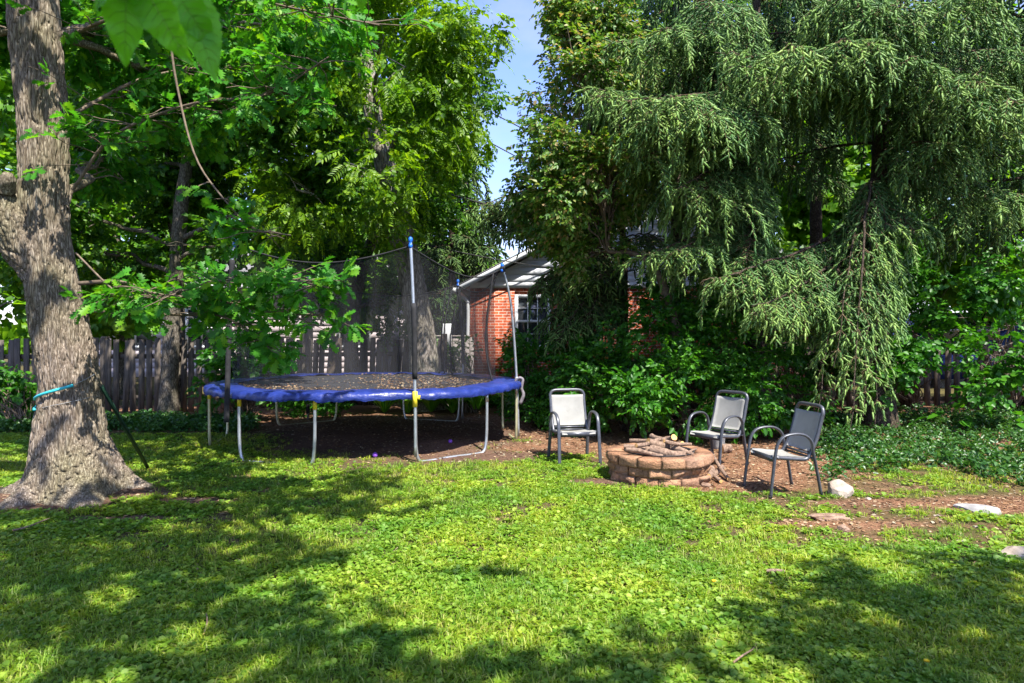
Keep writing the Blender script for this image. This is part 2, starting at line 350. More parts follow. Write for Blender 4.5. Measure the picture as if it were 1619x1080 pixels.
# ---------------------------------------------------------------- leaf templates (verts, loops, sizes); y = leaf direction, z = face normal
def T_merge(parts):
    V, L, S, n = [], [], [], 0
    for v, l, s in parts: V.append(v); L.append(np.asarray(l) + n); S.append(s); n += len(v)
    return np.concatenate(V), np.concatenate(L), np.concatenate(S)
def T_xf(T, M3=None, off=(0, 0, 0), sc=1.0):
    V = np.array(T[0], float) * sc
    if M3 is not None: V = V @ np.asarray(M3).T
    return V + np.array(off), np.array(T[1]), np.array(T[2])
def leaf_simple(wd=.3, fold=.12, droop=.12):
    V = np.array([[0, 0, 0], [-wd, .38, fold], [-wd * .75, .7, fold * .6 - droop * .5], [0, 1, -droop], [wd * .75, .7, fold * .6 - droop * .5], [wd, .38, fold]])
    return V, np.array([0, 3, 2, 1, 0, 5, 4, 3]), np.array([4, 4])
def leaf_round(wd=.5):
    V = np.array([[0, .05, 0], [-wd, .0, .06], [-wd * 1.05, .5, .1], [-.2, .95, -.02], [.2, .95, -.02], [wd * 1.05, .5, .1], [wd, .0, .06]])
    return V, np.array([0, 4, 3, 2, 1][::1] + [0, 6, 5, 4]), np.array([5, 4])
def leaf_oak():
    xs = [(0, 0), (.07, .12), (.22, .2), (.10, .32), (.33, .46), (.15, .55), (.40, .72), (.2, .78), (.26, .95), (.08, .9), (0, 1.02)]
    Rv = [(x, y, .25 * x - .12 * y * y) for x, y in xs]; Lv = [(-x, y, .25 * x - .12 * y * y) for x, y in xs[1:-1]]
    V = np.array(Rv + Lv); r = list(range(11)); l = [0] + list(range(11, 20)) + [10]
    # split each half into small quads/tris along the midrib for clean concave outlines
    mid = [(0, y, -.12 * y * y) for y in (.3, .55, .78)]
    V = np.vstack([V, mid]); a, b, c = 20, 21, 22
    L, S = [], []
    for side, q in ((1, r), (-1, l)):
        for f in ([q[0], q[1], q[2], q[3], a], [a, q[3], q[4], q[5], b], [b, q[5], q[6], q[7], c], [c, q[7], q[8], q[9], q[10]]):
            L += f if side > 0 else f[::-1]; S.append(5)
    return V, np.array(L), np.array(S)
def rotz(a): c, s = math.cos(a), math.sin(a); return np.array([[c, -s, 0], [s, c, 0], [0, 0, 1]])
def roty(a): c, s = math.cos(a), math.sin(a); return np.array([[c, 0, s], [0, 1, 0], [-s, 0, c]])
def rotx(a): c, s = math.cos(a), math.sin(a); return np.array([[1, 0, 0], [0, c, -s], [0, s, c]])
def sprig(leaf, n, L, size, rs, tilt=.5, whorl=False):
    """n leaves along a twig of length L pointing +y"""
    parts = []
    for i in range(n):
        t = (i + .5) / n; side = 1 if i % 2 else -1
        a = side * rs.uniform(.5, 1.1) * (1 - .5 * t) if not whorl else rs.uniform(0, 6.28)
        Mx = rotz(a) @ rotx(rs.uniform(-tilt, tilt * .4)) @ roty(rs.uniform(-tilt, tilt))
        y = t * L if not whorl else L * rs.uniform(.6, 1)
        parts.append(T_xf(leaf, Mx, (0, y, rs.uniform(-.02, .02)), size * rs.uniform(.7, 1.15)))
    return T_merge(parts)
def pinnate(n=7, L=.34, rs=None):
    lf = leaf_simple(.16, .05, .1); parts = []
    for i in range(n):
        t = .18 + .8 * i / n; z = -.35 * t * t * L
        for s in (-1, 1):
            parts.append(T_xf(lf, rotz(-s * rs.uniform(.9, 1.2)) @ rotx(-.25), (0, t * L, z), .105 * (1 - .35 * abs(t - .5)) * rs.uniform(.9, 1.1)))
    parts.append(T_xf(lf, rotx(-.5), (0, L, -.35 * L), .09))
    V = np.array([[-.003, 0, 0], [.003, 0, 0], [0, L, -.35 * L]]); parts.append((V, np.array([0, 1, 2]), np.array([3])))
    return T_merge(parts)
def shoot(n=13, L=1.0, nl=.2, core=.05, rs=None, wd=.035):
    parts = []; V = [[0, 0, 0]]
    for t in (.18, .85):
        for a in range(4): V.append([core * (1.1 - .3 * t) * math.cos(a * 1.571 + t), t * L, core * (1.1 - .3 * t) * math.sin(a * 1.571 + t)])
    V.append([0, L, 0]); V = np.array(V); l = []
    for a in range(4): b = (a + 1) % 4; l += [0, 1 + b, 1 + a]
    for a in range(4): b = (a + 1) % 4; l += [9, 5 + a, 5 + b]
    for a in range(4): b = (a + 1) % 4; l += [1 + a, 1 + b, 5 + b, 5 + a]
    parts.append((V, np.array(l), np.array([3] * 8 + [4] * 4)))
    for i in range(n):
        t = (i + .3) / n; a = i * 2.399; d = np.array([math.cos(a) * .8, .62, math.sin(a) * .8]); q = np.array([-math.sin(a), 0, math.cos(a)])
        b = np.array([0, t * L, 0]); ln = nl * rs.uniform(.8, 1.15)
        parts.append((np.array([b - q * wd * .5, b + q * wd * .5, b + d * ln]), np.array([0, 1, 2]), np.array([3])))
    return T_merge(parts)
rs = random.Random(3)
LF_S, LF_N, LF_R, LF_O = leaf_simple(.30), leaf_simple(.2), leaf_round(), leaf_oak()
LF_W = leaf_simple(.42, .1, .15)
SP = {'oak': [sprig(LF_O, 6, .17, .125, rs, .5) for _ in range(4)],
      'maple': [sprig(LF_W, 7, .22, .095, rs, .6) for _ in range(4)],
      'walnut': [pinnate(7, .36, rs) for _ in range(3)],
      'serv': [sprig(LF_S, 7, .18, .07, rs, .7) for _ in range(4)],
      'shrub': [sprig(LF_S, 8, .24, .085, rs, .6) for _ in range(4)],
      'round': [sprig(LF_W, 7, .22, .08, rs, .5) for _ in range(4)],
      'back': [sprig(LF_W, 8, .38, .17, rs, .7) for _ in range(3)],
      'vinca': [sprig(LF_S, 6, .10, .05, rs, .6, True) for _ in range(4)]}
SH = [shoot(22, 1.0, .27, .11, rs, .065) for _ in range(3)]
SH_LO = [shoot(6, 1.0, .22, .10, rs, .08) for _ in range(2)]

# ---------------------------------------------------------------- ground
def gh(x, y):
    x = np.asarray(x, float); y = np.asarray(y, float)
    z = .05 * (n2(x, y, .45, 5) - .5) + .02 * (n2(x, y, 2.5, 9) - .5)
    def bump(cx, cy, rx, ry, a): return a * np.exp(-((x - cx) / rx) ** 2 - ((y - cy) / ry) ** 2)
    z = z + bump(-.95, 9.75, .6, .35, .09) + bump(-.35, 10.6, .35, .35, -.12) + bump(-4.3, 6.8, 1.0, .8, .05)
    z = z + .10 * np.clip((x - 4.5) / 3, 0, 1) * np.clip((y - 7) / 3, 0, 1)
    return z
def gz(x, y): return float(gh(np.array([x]), np.array([y]))[0])
def Gp(px, py):
    g = G(px, py); g[2] = gz(g[0], g[1]); return g
def sstep(a, b, v): t = np.clip((v - a) / (b - a), 0, 1); return t * t * (3 - 2 * t)
def soil(x, y):
    """returns lawn density 0..1, mulch share, dirt share"""
    x = np.asarray(x, float); y = np.asarray(y, float); e = (n2(x, y, 1.1, 21) - .5); e2 = (n2(x, y, 3.2, 31) - .5) + .6 * (n2(x, y, 11, 37, 2) - .5)
    def el(cx, cy, rx, ry, soft=.25): return 1 - sstep(1 - soft, 1 + soft, np.sqrt(((x - cx) / rx) ** 2 + ((y - cy) / ry) ** 2) + e * .7 + e2 * .3)
    dirt = np.maximum.reduce([el(-1.75, 10.8, 2.15, 2.55), el(-.6, 9.0, 1.0, .5), el(-4.35, 6.75, 1.0, .42), el(.95, 7.35, .33, .2), el(-3.0, 6.5, .4, .12), el(-4.5, 6.35, .95, .3), el(-3.3, 5.9, .5, .08)])
    mulch = np.maximum.reduce([el(2.6, 8.6, 1.75, 1.55), el(2.45, 7.35, .9, .5), el(2.9, 5.75, .75, .16), el(4.8, 6.4, 1.0, .4), el(.8, 9.6, 1.4, .6), el(5.6, 5.2, .8, .2), el(3.55, 6.45, .8, .18)])
    back = sstep(-.3, .5, y - (11.2 + e * 1.5) + np.where(x > 0, 2.2, 0) * sstep(-.5, 1.0, x))
    mulch = np.maximum(mulch, back)
    lawn = 1 - np.maximum(dirt, mulch)
    thin = sstep(1.5, 3.0, x) * sstep(4.3, 5.3, y - .12 * x)          # dry thin lawn on the right
    lawn = lawn * (1 - thin * (.12 + .75 * sstep(-.25, .12, e2 + .35 * e))) 
    mulch = np.maximum(mulch, .6 * thin * sstep(-.2, .12, e2))
    lawn = lawn * (1 - .6 * sstep(.10, .22, e2 + .3 * e) * sstep(3.5, 5.5, y)); dirt = np.maximum(dirt, .6 * sstep(.10, .22, e2 + .3 * e) * sstep(3.5, 5.5, y) * (1 - mulch))
    return lawn, mulch, dirt
def build_ground():
    xs = np.unique(np.concatenate([-np.geomspace(11, 400, 14)[::-1], np.arange(-11, 11.01, .09), np.geomspace(11, 400, 14)]))
    ys = np.unique(np.concatenate([-np.geomspace(.5, 300, 12)[::-1], np.arange(-.5, 15.01, .09), np.geomspace(15.2, 600, 16)]))
    X, Y = np.meshgrid(xs, ys); Z = gh(X, Y); V = np.stack([X, Y, Z], -1).reshape(-1, 3); nx, ny = len(xs), len(ys)
    i = np.arange(ny - 1)[:, None] * nx; j = np.arange(nx - 1)[None, :]
    q = np.stack([i + j, i + j + 1, i + nx + j + 1, i + nx + j], -1).reshape(-1)
    g = Geo(); g.add(V, q, [4] * ((nx - 1) * (ny - 1))); o = g.build('ground', M['ground'], sm=True); tag(o, kind='structure')
    lw, mu, di = soil(X.ravel(), Y.ravel()); far = (np.abs(X.ravel()) > 11) | (Y.ravel() > 15)
    mu = np.where(far, .25, mu); at = o.data.attributes.new('soil', 'FLOAT_COLOR', 'POINT')
    at.data.foreach_set('color', np.stack([mu, di, lw, np.ones_like(mu)], -1).astype(np.float32).ravel())
build_ground()

def scatter(n, y0, y1, pw=1.0, xlo=-.95, xhi=.95):
    """ground points denser near the camera; returns x, y"""
    u = rng.uniform(0, 1, n); y = y0 + (y1 - y0) * u ** pw; x = rng.uniform(xlo, xhi, n) * (y + .3); return x, y
def tuft_T(k, rs):
    parts = []
    for i in range(k):
        a = rs.uniform(0, 6.28); ln = rs.uniform(.6, 1.1); lean = rs.uniform(.35, 1.2); wd = .035
        d = np.array([math.cos(a), math.sin(a), 0]); s = np.array([-d[1], d[0], 0]) * wd; b = d * rs.uniform(0, .35) + np.array([rs.uniform(-.25, .25), rs.uniform(-.25, .25), 0])
        m = b + d * lean * .35 * ln + np.array([0, 0, .6 * ln]); t = b + d * lean * ln + np.array([0, 0, .95 * ln * (1 - lean * .35)])
        parts.append((np.array([b - s, b + s, m + s * .8, m - s * .8, t]), np.array([0, 1, 2, 3, 3, 2, 4]), np.array([4, 3])))
    return T_merge(parts)
def build_lawn():
    global rng
    tf = [tuft_T(7, rs) for _ in range(5)]
    x, y = scatter(62000, 2.6, 10.8, 1.15); lw, mu, di = soil(x, y); mixn = n2(x, y, 1.4, 51)
    keep = (rng.uniform(0, 1, len(x)) < lw ** 1.6 * (.35 + 1.1 * sstep(.38, .62, mixn))); x, y = x[keep], y[keep]
    g = Geo(); a = rng.uniform(0, 6.28, len(x)); Rm = np.zeros((len(x), 3, 3)); Rm[:, 0, 0] = Rm[:, 1, 1] = np.cos(a); Rm[:, 0, 1] = -np.sin(a); Rm[:, 1, 0] = np.sin(a); Rm[:, 2, 2] = 1
    sc = .055 * rng.uniform(.65, 1.35, len(x)) * (.8 + .5 * n2(x, y, .9, 61)); idx = rng.integers(0, 5, len(x)); Pz = np.stack([x, y, gh(x, y) - .004], -1)
    for k in range(5): s = idx == k; g.inst(tf[k], Rm[s], Pz[s], sc[s])
    tag(g.build('grass', M['grass']), kind='stuff')
    # low broad-leaved weeds
    def weed_T(k, leaf, r):
        parts = []
        for i in range(k):
            a = rs.uniform(0, 6.28); q = rs.uniform(.2, 1) * r
            parts.append(T_xf(leaf, rotz(a) @ rotx(rs.uniform(-.35, .7)) @ roty(rs.uniform(-.4, .4)), (-math.sin(a) * q, math.cos(a) * q, rs.uniform(.15, .9)), rs.uniform(.6, 1.1)))
        return T_merge(parts)
    wt = [weed_T(7, LF_R, 1.2) for _ in range(3)] + [weed_T(6, leaf_simple(.34, .08, .2), 1.0) for _ in range(3)]
    x, y = scatter(100000, 2.6, 10.8, 1.1); lw, mu, di = soil(x, y); mixn = n2(x, y, 1.4, 51); pat = n2(x, y, .6, 71)
    keep = rng.uniform(0, 1, len(x)) < np.clip(lw * 1.05, 0, 1) ** 2.2 * (.25 + .95 * (1 - sstep(.42, .62, mixn))); x, y, pat = x[keep], y[keep], pat[keep]
    g = Geo(); a = rng.uniform(0, 6.28, len(x)); Rm = np.zeros((len(x), 3, 3)); Rm[:, 0, 0] = Rm[:, 1, 1] = np.cos(a); Rm[:, 0, 1] = -np.sin(a); Rm[:, 1, 0] = np.sin(a); Rm[:, 2, 2] = 1
    sc = .023 * rng.uniform(.55, 1.5, len(x)) * (.75 + .6 * pat); idx = rng.integers(0, 6, len(x)); Pz = np.stack([x, y, gh(x, y)], -1)
    for k in range(6): s = idx == k; g.inst(wt[k], Rm[s], Pz[s], sc[s])
    tag(g.build('lawn_weeds', M['clover']), kind='stuff')
    # dry litter on bare soil
    x, y = scatter(112000, 4.2, 13.5, .9); lw, mu, di = soil(x, y)
    keep = rng.uniform(0, 1, len(x)) < np.clip(mu * .8 + di * .35 + .03, 0, 1); x, y = x[keep], y[keep]
    d = rand_dirs(len(x), -.15, .15); Rm = frames(d, nrm(np.array([0, 0, 1.]) + .5 * rand_dirs(len(x)))); g = Geo()
    n = len(x); chip = rng.uniform(0, 1, n) < .45; Pz = np.stack([x, y, gh(x, y) + .006], -1); sc = rng.uniform(.018, .05, n)
    g.inst(leaf_simple(.33, .12, -.1), Rm[chip], Pz[chip], sc[chip]); g.inst((np.array([[-.06, 0, 0], [.06, 0, 0], [.05, 1, .05], [-.05, 1, .05]]), np.array([0, 1, 2, 3]), np.array([4])), Rm[~chip], Pz[~chip], sc[~chip] * 1.4)
    tag(g.build('leaf_litter', M['litter']), kind='stuff')
build_lawn()

# ---------------------------------------------------------------- tree helpers
def tubeN(g, pts, rad, k=24, n=60, disp=0.0, freq=(10, 10, 2.2), seed=0, mat=0, flare=None):
    """dense displaced trunk"""
    c = smooth(np.column_stack([pts, rad]), n); p = c[:, :3]; r = c[:, 3]
    t = nrm(np.gradient(p, axis=0)); x = nrm(np.cross(t, [0, 1.0, 0.001])); yv = np.cross(t, x)
    a = np.linspace(0, 2 * np.pi, k, endpoint=False)
    dirs = np.cos(a)[None, :, None] * x[:, None] + np.sin(a)[None, :, None] * yv[:, None]
    rr = np.repeat(r[:, None], k, 1)
    if flare is not None:
        rr = rr + flare(p[:, 2][:, None], a[None, :])
    V = p[:, None] + rr[..., None] * dirs
    if disp:
        q = V * np.array(freq); q = q + 1.2 * (np.stack([vn(q * .7, seed), vn(q * .7, seed + 1), vn(q * .7, seed + 2)], -1) - .5)
        rd = 1 - np.abs(2 * vn(q, seed + 3) - 1); rd2 = 1 - np.abs(2 * vn(q * 2.1, seed + 4) - 1)
        d = -(rd ** 3) * .75 - (rd2 ** 3) * .35 + .6 * (vn(V * 1.7, seed + 5) - .5) * 1.3
        V = V + dirs * (d * disp)[..., None]
    i = np.arange(n - 1)[:, None] * k; j = np.arange(k)[None, :]; j2 = (j + 1) % k
    q = np.stack([i + j2, i + j, i + k + j, i + k + j2], -1).reshape(-1)
    g.add(V.reshape(-1, 3), np.concatenate([q, np.arange((n - 1) * k, n * k)[::-1]]), [4] * ((n - 1) * k) + [k], mat)
def limb(g, a, b, r0, r1, sag=.0, n=7, k=6, wob=.12, mat=0):
    a = np.array(a, float); b = np.array(b, float); L = np.linalg.norm(b - a); t = np.linspace(0, 1, n)[:, None]
    p = a + (b - a) * t; p[:, 2] += (sag * L * 4 * t * (1 - t))[:, 0]
    w_ = (rng.uniform(-1, 1, (n, 3)) * wob * L / 3) * np.sin(t * np.pi); p = p + w_
    g.tube(p, np.linspace(r0, r1, n), k, mat, cap=False); return p
def crown_points(blobs, n, gap=.5, gf=.9, shell=.45, seed=0):
    """blobs: (px,py,D,rx_px,ry_px,rdepth_m,weight)"""
    out = []
    wts = np.array([b[6] if len(b) > 6 else 1 for b in blobs], float)
    vol = np.array([(b[3] * b[2] / F) * (b[4] * b[2] / F) for b in blobs]) * wts; cnt = (n * vol / vol.sum()).astype(int)
    for b, m in zip(blobs, cnt):
        m = max(m, 3); k = int(m * 3.2); c = P(b[0], b[1], b[2]); r = np.array([b[3] * b[2] / F, b[5], b[4] * b[2] / F])
        u = rand_dirs(k) * (rng.uniform(0, 1, k) ** shell)[:, None]; p = c + u * r
        nz = fbm(p * gf, seed + 11, 3); p = p[nz > np.quantile(nz, max(0, 1 - 1 / 3.2 * (1.0 + (1 - gap))) if gap else 0)]
        rng.shuffle(p); p = p[:m]; p = p[p[:, 2] > .05]; out.append((c, p))
    return out
# sun lines cleared of foliage on purpose, so these spots come out sunlit
OPEN = [((-2.6, 14, .3), .45), ((-2.0, 14, .3), .45), ((-1.3, 14, .3), .45), ((-.7, 13.9, .3), .4), ((-.6, 18, 1.6), .6), ((-.2, 18, 2.6), .6), ((-2.3, 17.2, 1.2), .5), ((.9, 18, 3.5), .6), ((.3, 18, 3.1), .5), ((2.3, 18, 1.8), .5), ((3.0, 18, 1.6), .5),
        (P(500, 470, 6.3), .42), (P(430, 440, 6.3), .42), (P(560, 440, 6.2), .35), (P(450, 540, 6.3), .3), (P(380, 480, 6.3), .3), ((-.5, 9.2, .85), .5), ((-.05, 10.4, .85), .5), ((-1.3, 8.7, .85), .35), ((-1.0, 10.5, .85), .5), ((-1.5, 11.8, .85), .35), (P(1000, 630, 9.8), .35), (P(940, 620, 10), .25), (P(700, 560, 10.5), .4)]
def open_to_sun(p):
    keep = np.ones(len(p), bool)
    for c, r in OPEN:
        v = p - np.array(c); k = v @ SUN; d = np.linalg.norm(v - k[:, None] * SUN, axis=1); keep &= ~((d < r * (.6 + .9 * vn(p * 1.3, 3))) & (k > max(.7, r * 3)))
    return keep
def foliage(g, pts, tmpls, sc=1.0, droop=-.25, seed=0, outward=None, mat=0, spread=1.0):
    pts = pts[open_to_sun(pts) & off_trunk(pts) & sun_window(pts)]
    if len(pts) == 0: return
    n = len(pts); d = rand_dirs(n, -.5, .5)
    if outward is not None: d = nrm(d * spread + nrm(pts - outward) * .8)
    d[:, 2] += droop; up = nrm(np.array([0, -.25, 1.]) + .75 * rand_dirs(n)); Rm = frames(d, up); idx = rng.integers(0, len(tmpls), n); s = sc * rng.uniform(.75, 1.25, n)
    for k, T in enumerate(tmpls): q = idx == k; g.inst(T, Rm[q], pts[q], s[q], mat)
def tree(name, label, cat, trunk, rad, blobs, n, tm, lm, bark='bark', sc=1.0, gap=.5, gf=.9, group=None, droop=-.25, tseg=40, tk=18, disp=.03, limbs=True, seed=0, twigs=10, flare=None, trunk_name='trunk', shell=.45, freq=(10, 10, 2.2)):
    trunk = np.array(trunk, float); t = thing(name, label, cat, trunk[0], 0, group); base = trunk[0]
    g = Geo()
    tubeN(g, trunk, np.array(rad), tk, tseg, disp, freq, seed, flare=flare or (lambda z, a: rad[0] * .5 * np.exp(-np.maximum(z - base[2], 0) / .22) * (1 + .4 * np.cos(4 * a + seed))))
    g.build(trunk_name, M[bark], t, True, base, (0, 0, 0))
    clouds = crown_points(blobs, n, gap, gf, shell, seed); b = Geo(); f = Geo(); dense = smooth(np.column_stack([trunk, rad]), 60)
    for c, p in clouds:
        if len(p) == 0: continue
        foliage(f, p, SP[tm] if isinstance(tm, str) else tm, sc, droop, seed, c)
        if limbs:
            hor = np.linalg.norm(dense[:, :2] - c[:2], axis=1); cand = dense[:, 2] < c[2] - .35 * hor + .3
            i = np.where(cand)[0]; i = i[-1] if len(i) else len(dense) // 3
            i = max(i, 6)
            r0 = min(dense[i, 3] * .4, .055); lp = limb(b, dense[i, :3], c, r0, .02, .06, 9, 6)
            for q in p[:twigs]:
                s0 = lp[rng.integers(3, 9)]; m1 = limb(b, s0, q, .012, .004, .05, 5, 4, .2)
    if b.V: b.build('branches', M[bark], t, True, base, (0, 0, 0))
    f.build('crown', M[lm], t, False, base, (0, 0, 0)); return t

def sun_window(p):
    """clump by clump gaps cut from the crowns to let sun patches onto the oak trunk"""
    k = (p[:, 1] - 6.5) / SUN[1]; q = p - SUN * k[:, None]
    hit = (k > .45) & (np.abs(q[:, 0] + 4.55) < .75) & (q[:, 2] > -.5) & (q[:, 2] < 5.2); nz = fbm(np.stack([q[:, 0] * 2.2, 0 * k, q[:, 2] * 1.5], -1), 61, 2)
    return ~(hit & (nz > .38))
def off_trunk(c):
    c = np.atleast_2d(c); px = CX + c[:, 0] / c[:, 1] * F; py = CY - (c[:, 2] - H) / c[:, 1] * F
    return ~((px > 258) & (px < 314) & (py > 215) & (py < 520) & (c[:, 1] < 13.1) & (rng.uniform(0, 1, len(c)) < .8))
# ---------------------------------------------------------------- big oak on the left
def big_oak():
    D = 6.8; k = D / F
    def Q(px, py, dd=0): return P(px, py, D + dd)
    base = np.array([Q(118, 780)[0], D, -.06]); t = thing('oak_tree', 'huge leaning oak with deeply furrowed grey bark and a teal hose round it', 'tree', base)
    path = [(base[0], D, -.12), tuple(Q(118, 740)), tuple(Q(113, 690)), tuple(Q(110, 600)), tuple(Q(92, 500)), tuple(Q(75, 410)), tuple(Q(70, 320)), tuple(Q(68, 200)), tuple(Q(60, 100)), tuple(Q(52, 0)), tuple(Q(40, -150)), tuple(Q(40, -330)), tuple(Q(60, -520))]
    rad = [.36, .345, .31, .272, .26, .24, .225, .228, .224, .23, .21, .17, .08]
    def fl(z, a): return .30 * np.exp(-np.maximum(z + .05, 0) / .13) * np.maximum(.15, 1 + .85 * np.cos(5 * a + 1.0) + .45 * np.cos(3 * a) + .2 * np.cos(11 * a)) + .09 * np.exp(-np.maximum(z, 0) / .5)
    g = Geo(); tubeN(g, np.array(path), np.array(rad), 300, 860, .042, (32, 32, 4.2), 3, flare=fl); g.build('trunk', M['oak_bark'], t, True, base, (0, 0, 0))
    g = Geo(); lp = [tuple(Q(85, 470, -.02)), tuple(Q(52, 405, -.05)), tuple(Q(10, 345, -.12)), tuple(Q(-45, 290, -.2)), tuple(Q(-120, 200, -.3)), tuple(Q(-220, 20, -.3)), tuple(Q(-330, -250, -.2))]
    tubeN(g, np.array(lp), np.array([.14, .23, .24, .22, .2, .17, .1]), 200, 360, .040, (28, 28, 8), 8)
    kn = [tuple(Q(8, 300, -.25)), tuple(Q(12, 285, -.3)), tuple(Q(14, 275, -.33))]; tubeN(g, np.array(kn), np.array([.1, .085, .05]), 30, 14, .02, (14, 14, 14), 9)
    g.build('limb', M['oak_bark'], t, True, base, (0, 0, 0))
    # low leafy boughs
    br = Geo(); lf = Geo()
    def bough(pts, r0, r1, spr=0, reach=.35, t0=.3, droop=-.15, tw=.5, size=1.0):
        p = smooth([P(*q) for q in pts], 26); br.tube(p, np.linspace(r0, r1, 26), 7, cap=False)
        for i in range(spr):
            u = t0 + (1 - t0) * rng.uniform(0, 1) ** .8; s0 = p[min(25, int(u * 25))]; d = rand_dirs(1, -.45, .35)[0]; d[1] *= 1.0
            e = s0 + d * reach * rng.uniform(.4, 1.2); limb(br, s0, e, .006, .003, .03, 5, 4, .15)
            m = rng.integers(1, 4); c = s0 + (e - s0) * rng.uniform(.45, 1, (m, 1)); dd = nrm(np.repeat((e - s0)[None], m, 0) + .5 * rand_dirs(m)); dd[:, 2] += droop
            up = nrm(np.array([0, -.35, 1.]) + .55 * rand_dirs(m)); Rm = frames(dd, up)
            for j in range(m):
              if off_trunk(c[j])[0] and open_to_sun(c[j:j + 1])[0]: lf.inst(SP['oak'][rng.integers(0, 4)], Rm[j:j + 1], c[j:j + 1], size * rng.uniform(.7, 1.05))
    bough([(125, 448, 6.75), (190, 446, 6.7), (260, 468, 6.6), (330, 470, 6.5), (420, 492, 6.4), (520, 500, 6.3)], .022, .007, 72, .42, .25)
    bough([(130, 490, 6.8), (210, 496, 6.8), (290, 498, 6.7), (350, 500, 6.5), (400, 530, 6.3), (440, 570, 6.2)], .018, .005, 30, .28, .35, -.4)
    bough([(120, 400, 6.8), (170, 450, 6.5), (200, 470, 6.4), (270, 466, 6.3), (340, 445, 6.1), (440, 440, 6.0), (520, 455, 5.9)], .010, .006, 66, .40, .3)
    bough([(275, -60, 6.0), (270, 60, 5.9), (285, 160, 5.9), (310, 250, 5.8), (350, 310, 5.7), (400, 360, 5.6), (460, 372, 5.5)], .012, .005, 18, .30, .6, -.3)
    #bough([(110, 170, 6.8), (150, 200, 6.5), (165, 235, 6.3), (180, 290, 6.2)], .012, .005, 9, .4, .2)
    bough([(115, 300, 6.8), (180, 215, 6.6), (300, 165, 6.4), (420, 150, 6.2), (520, 90, 6.0)], .018, .006, 52, .5, .12)
    #bough([(130, 440, 6.8), (110, 400, 6.2), (140, 330, 5.9), (190, 300, 5.8)], .012, .005, 10, .3, .4)
    bough([(100, 60, 6.8), (200, 20, 6.6), (330, -20, 6.2), (450, 10, 6.0), (600, 40, 6.0)], .02, .006, 80, .55, .1)
    bough([(115, 180, 6.8), (240, 120, 7.4), (380, 110, 8.0), (480, 170, 8.4)], .02, .006, 80, .6, .1)
    br.build('branches', M['twig'], t, True, base, (0, 0, 0)); lf.build('foliage', M['oak_leaf'], t, False, base, (0, 0, 0))
    # blobs of crown above and beside
    f = Geo(); b = Geo(); blobs = [(200, 60, 8.0, 190, 110, 1.0), (420, 40, 8.5, 170, 100, 1.0), (360, 170, 8.8, 160, 70, .8), (-60, 60, 7.5, 120, 160, 1.0), (170, 250, 9.0, 60, 60, .6)]
    for c, p in crown_points(blobs, 2600, .5, .9, .5, 5):
        foliage(f, p, SP['oak'], .95, -.25, 0, c); s = P(70, 60, 6.8) if c[2] > 4 else P(100, 330, 6.8); lpp = limb(b, s, c, .05, .015, .06, 9, 6)
        for q in p[:14]: limb(b, lpp[rng.integers(3, 9)], q, .010, .003, .05, 5, 4, .2)
    for (c0, r3, m) in (((-4.0, 7.4, 7.2), (2.1, 1.3, .6), 420), ((-2.6, 5.7, 6.7), (1.3, .9, .4), 130), ((-6.3, 7.2, 6.6), (1.6, 1.4, .6), 220), ((-5.6, 9.4, 7.1), (2.2, .9, .5), 300)):  # upper clumps above the frame, added to shade the ground and left fence
        v = rand_dirs(m) * (rng.uniform(0, 1, m) ** .5)[:, None]; pp = np.array(c0) + v * np.array(r3); nz = fbm(pp * 1.1, 71, 2); pp = pp[nz > np.quantile(nz, .3)]; pp = pp[sun_window(pp)]
        foliage(f, pp, SP['oak'], 1.2, -.1, 0); lpp = limb(b, (-4.6, 6.8, 5.2), np.array(c0), .07, .02, .05, 9, 6)
        for q in pp[:24]: limb(b, lpp[rng.integers(3, 9)], q, .010, .003, .05, 5, 4, .2)
    b.build('upper_branches', M['oak_bark'], t, True, base, (0, 0, 0)); f.build('crown', M['oak_leaf'], t, False, base, (0, 0, 0))
    return t
big_oak()

# hose, cable and post at the oak
def ring_path(z0, z1, a0, a1, r, cx, cy, n=24):
    a = np.linspace(a0, a1, n); z = np.linspace(z0, z1, n); return np.stack([cx + r * np.sin(a), cy - r * np.cos(a), z], -1)
_ox, _oy = P(113, 620, 6.8)[:2]
hs = thing('hose_tie', 'teal hose threaded on a thin cable wrapped round the leaning oak trunk', 'tree strap', (_ox, _oy, 1.0))
g = Geo(); g.tube(ring_path(-.04, .10, -1.0, .62, .300, 0, 0), .014, 10); g.build('hose', M['teal'], hs, True)
g = Geo(); g.tube(ring_path(-.10, -.14, -1.9, -.85, .303, 0, 0, 12), .014, 10); g.build('hose', M['teal'], hs, True)
g = Geo(); g.tube(ring_path(.10, .20, .62, 1.3, .290, 0, 0), .004, 5); g.tube(ring_path(-.14, -.02, -.85, 1.2, .29, 0, 0), .003, 5); g.build('cable', M['rope'], hs, True)
def angle_post():
    a = P(160, 612, 6.75); b = Gp(234, 740); t = thing('metal_post', 'dark green steel post leaning against the oak trunk', 'post', b); g = Geo()
    d = nrm(a - b); s = nrm(np.cross(d, [0, 1, 0])); u = np.cross(s, d); L = np.linalg.norm(a - b); w_ = .022
    for (o0, o1) in (((-w_, 0), (w_, .005)), ((-.003, .005), (.003, .03))):
        V = []
        for z in (0, L):
            for (x, y) in ((o0[0], o0[1]), (o1[0], o0[1]), (o1[0], o1[1]), (o0[0], o1[1])): V.append(d * z + s * x + u * y)
        g.add(V, [0, 1, 2, 3, 7, 6, 5, 4, 0, 4, 5, 1, 1, 5, 6, 2, 2, 6, 7, 3, 3, 7, 4, 0], [4] * 6)
    g.build('steel_bar', M['green_post'], t)
angle_post()

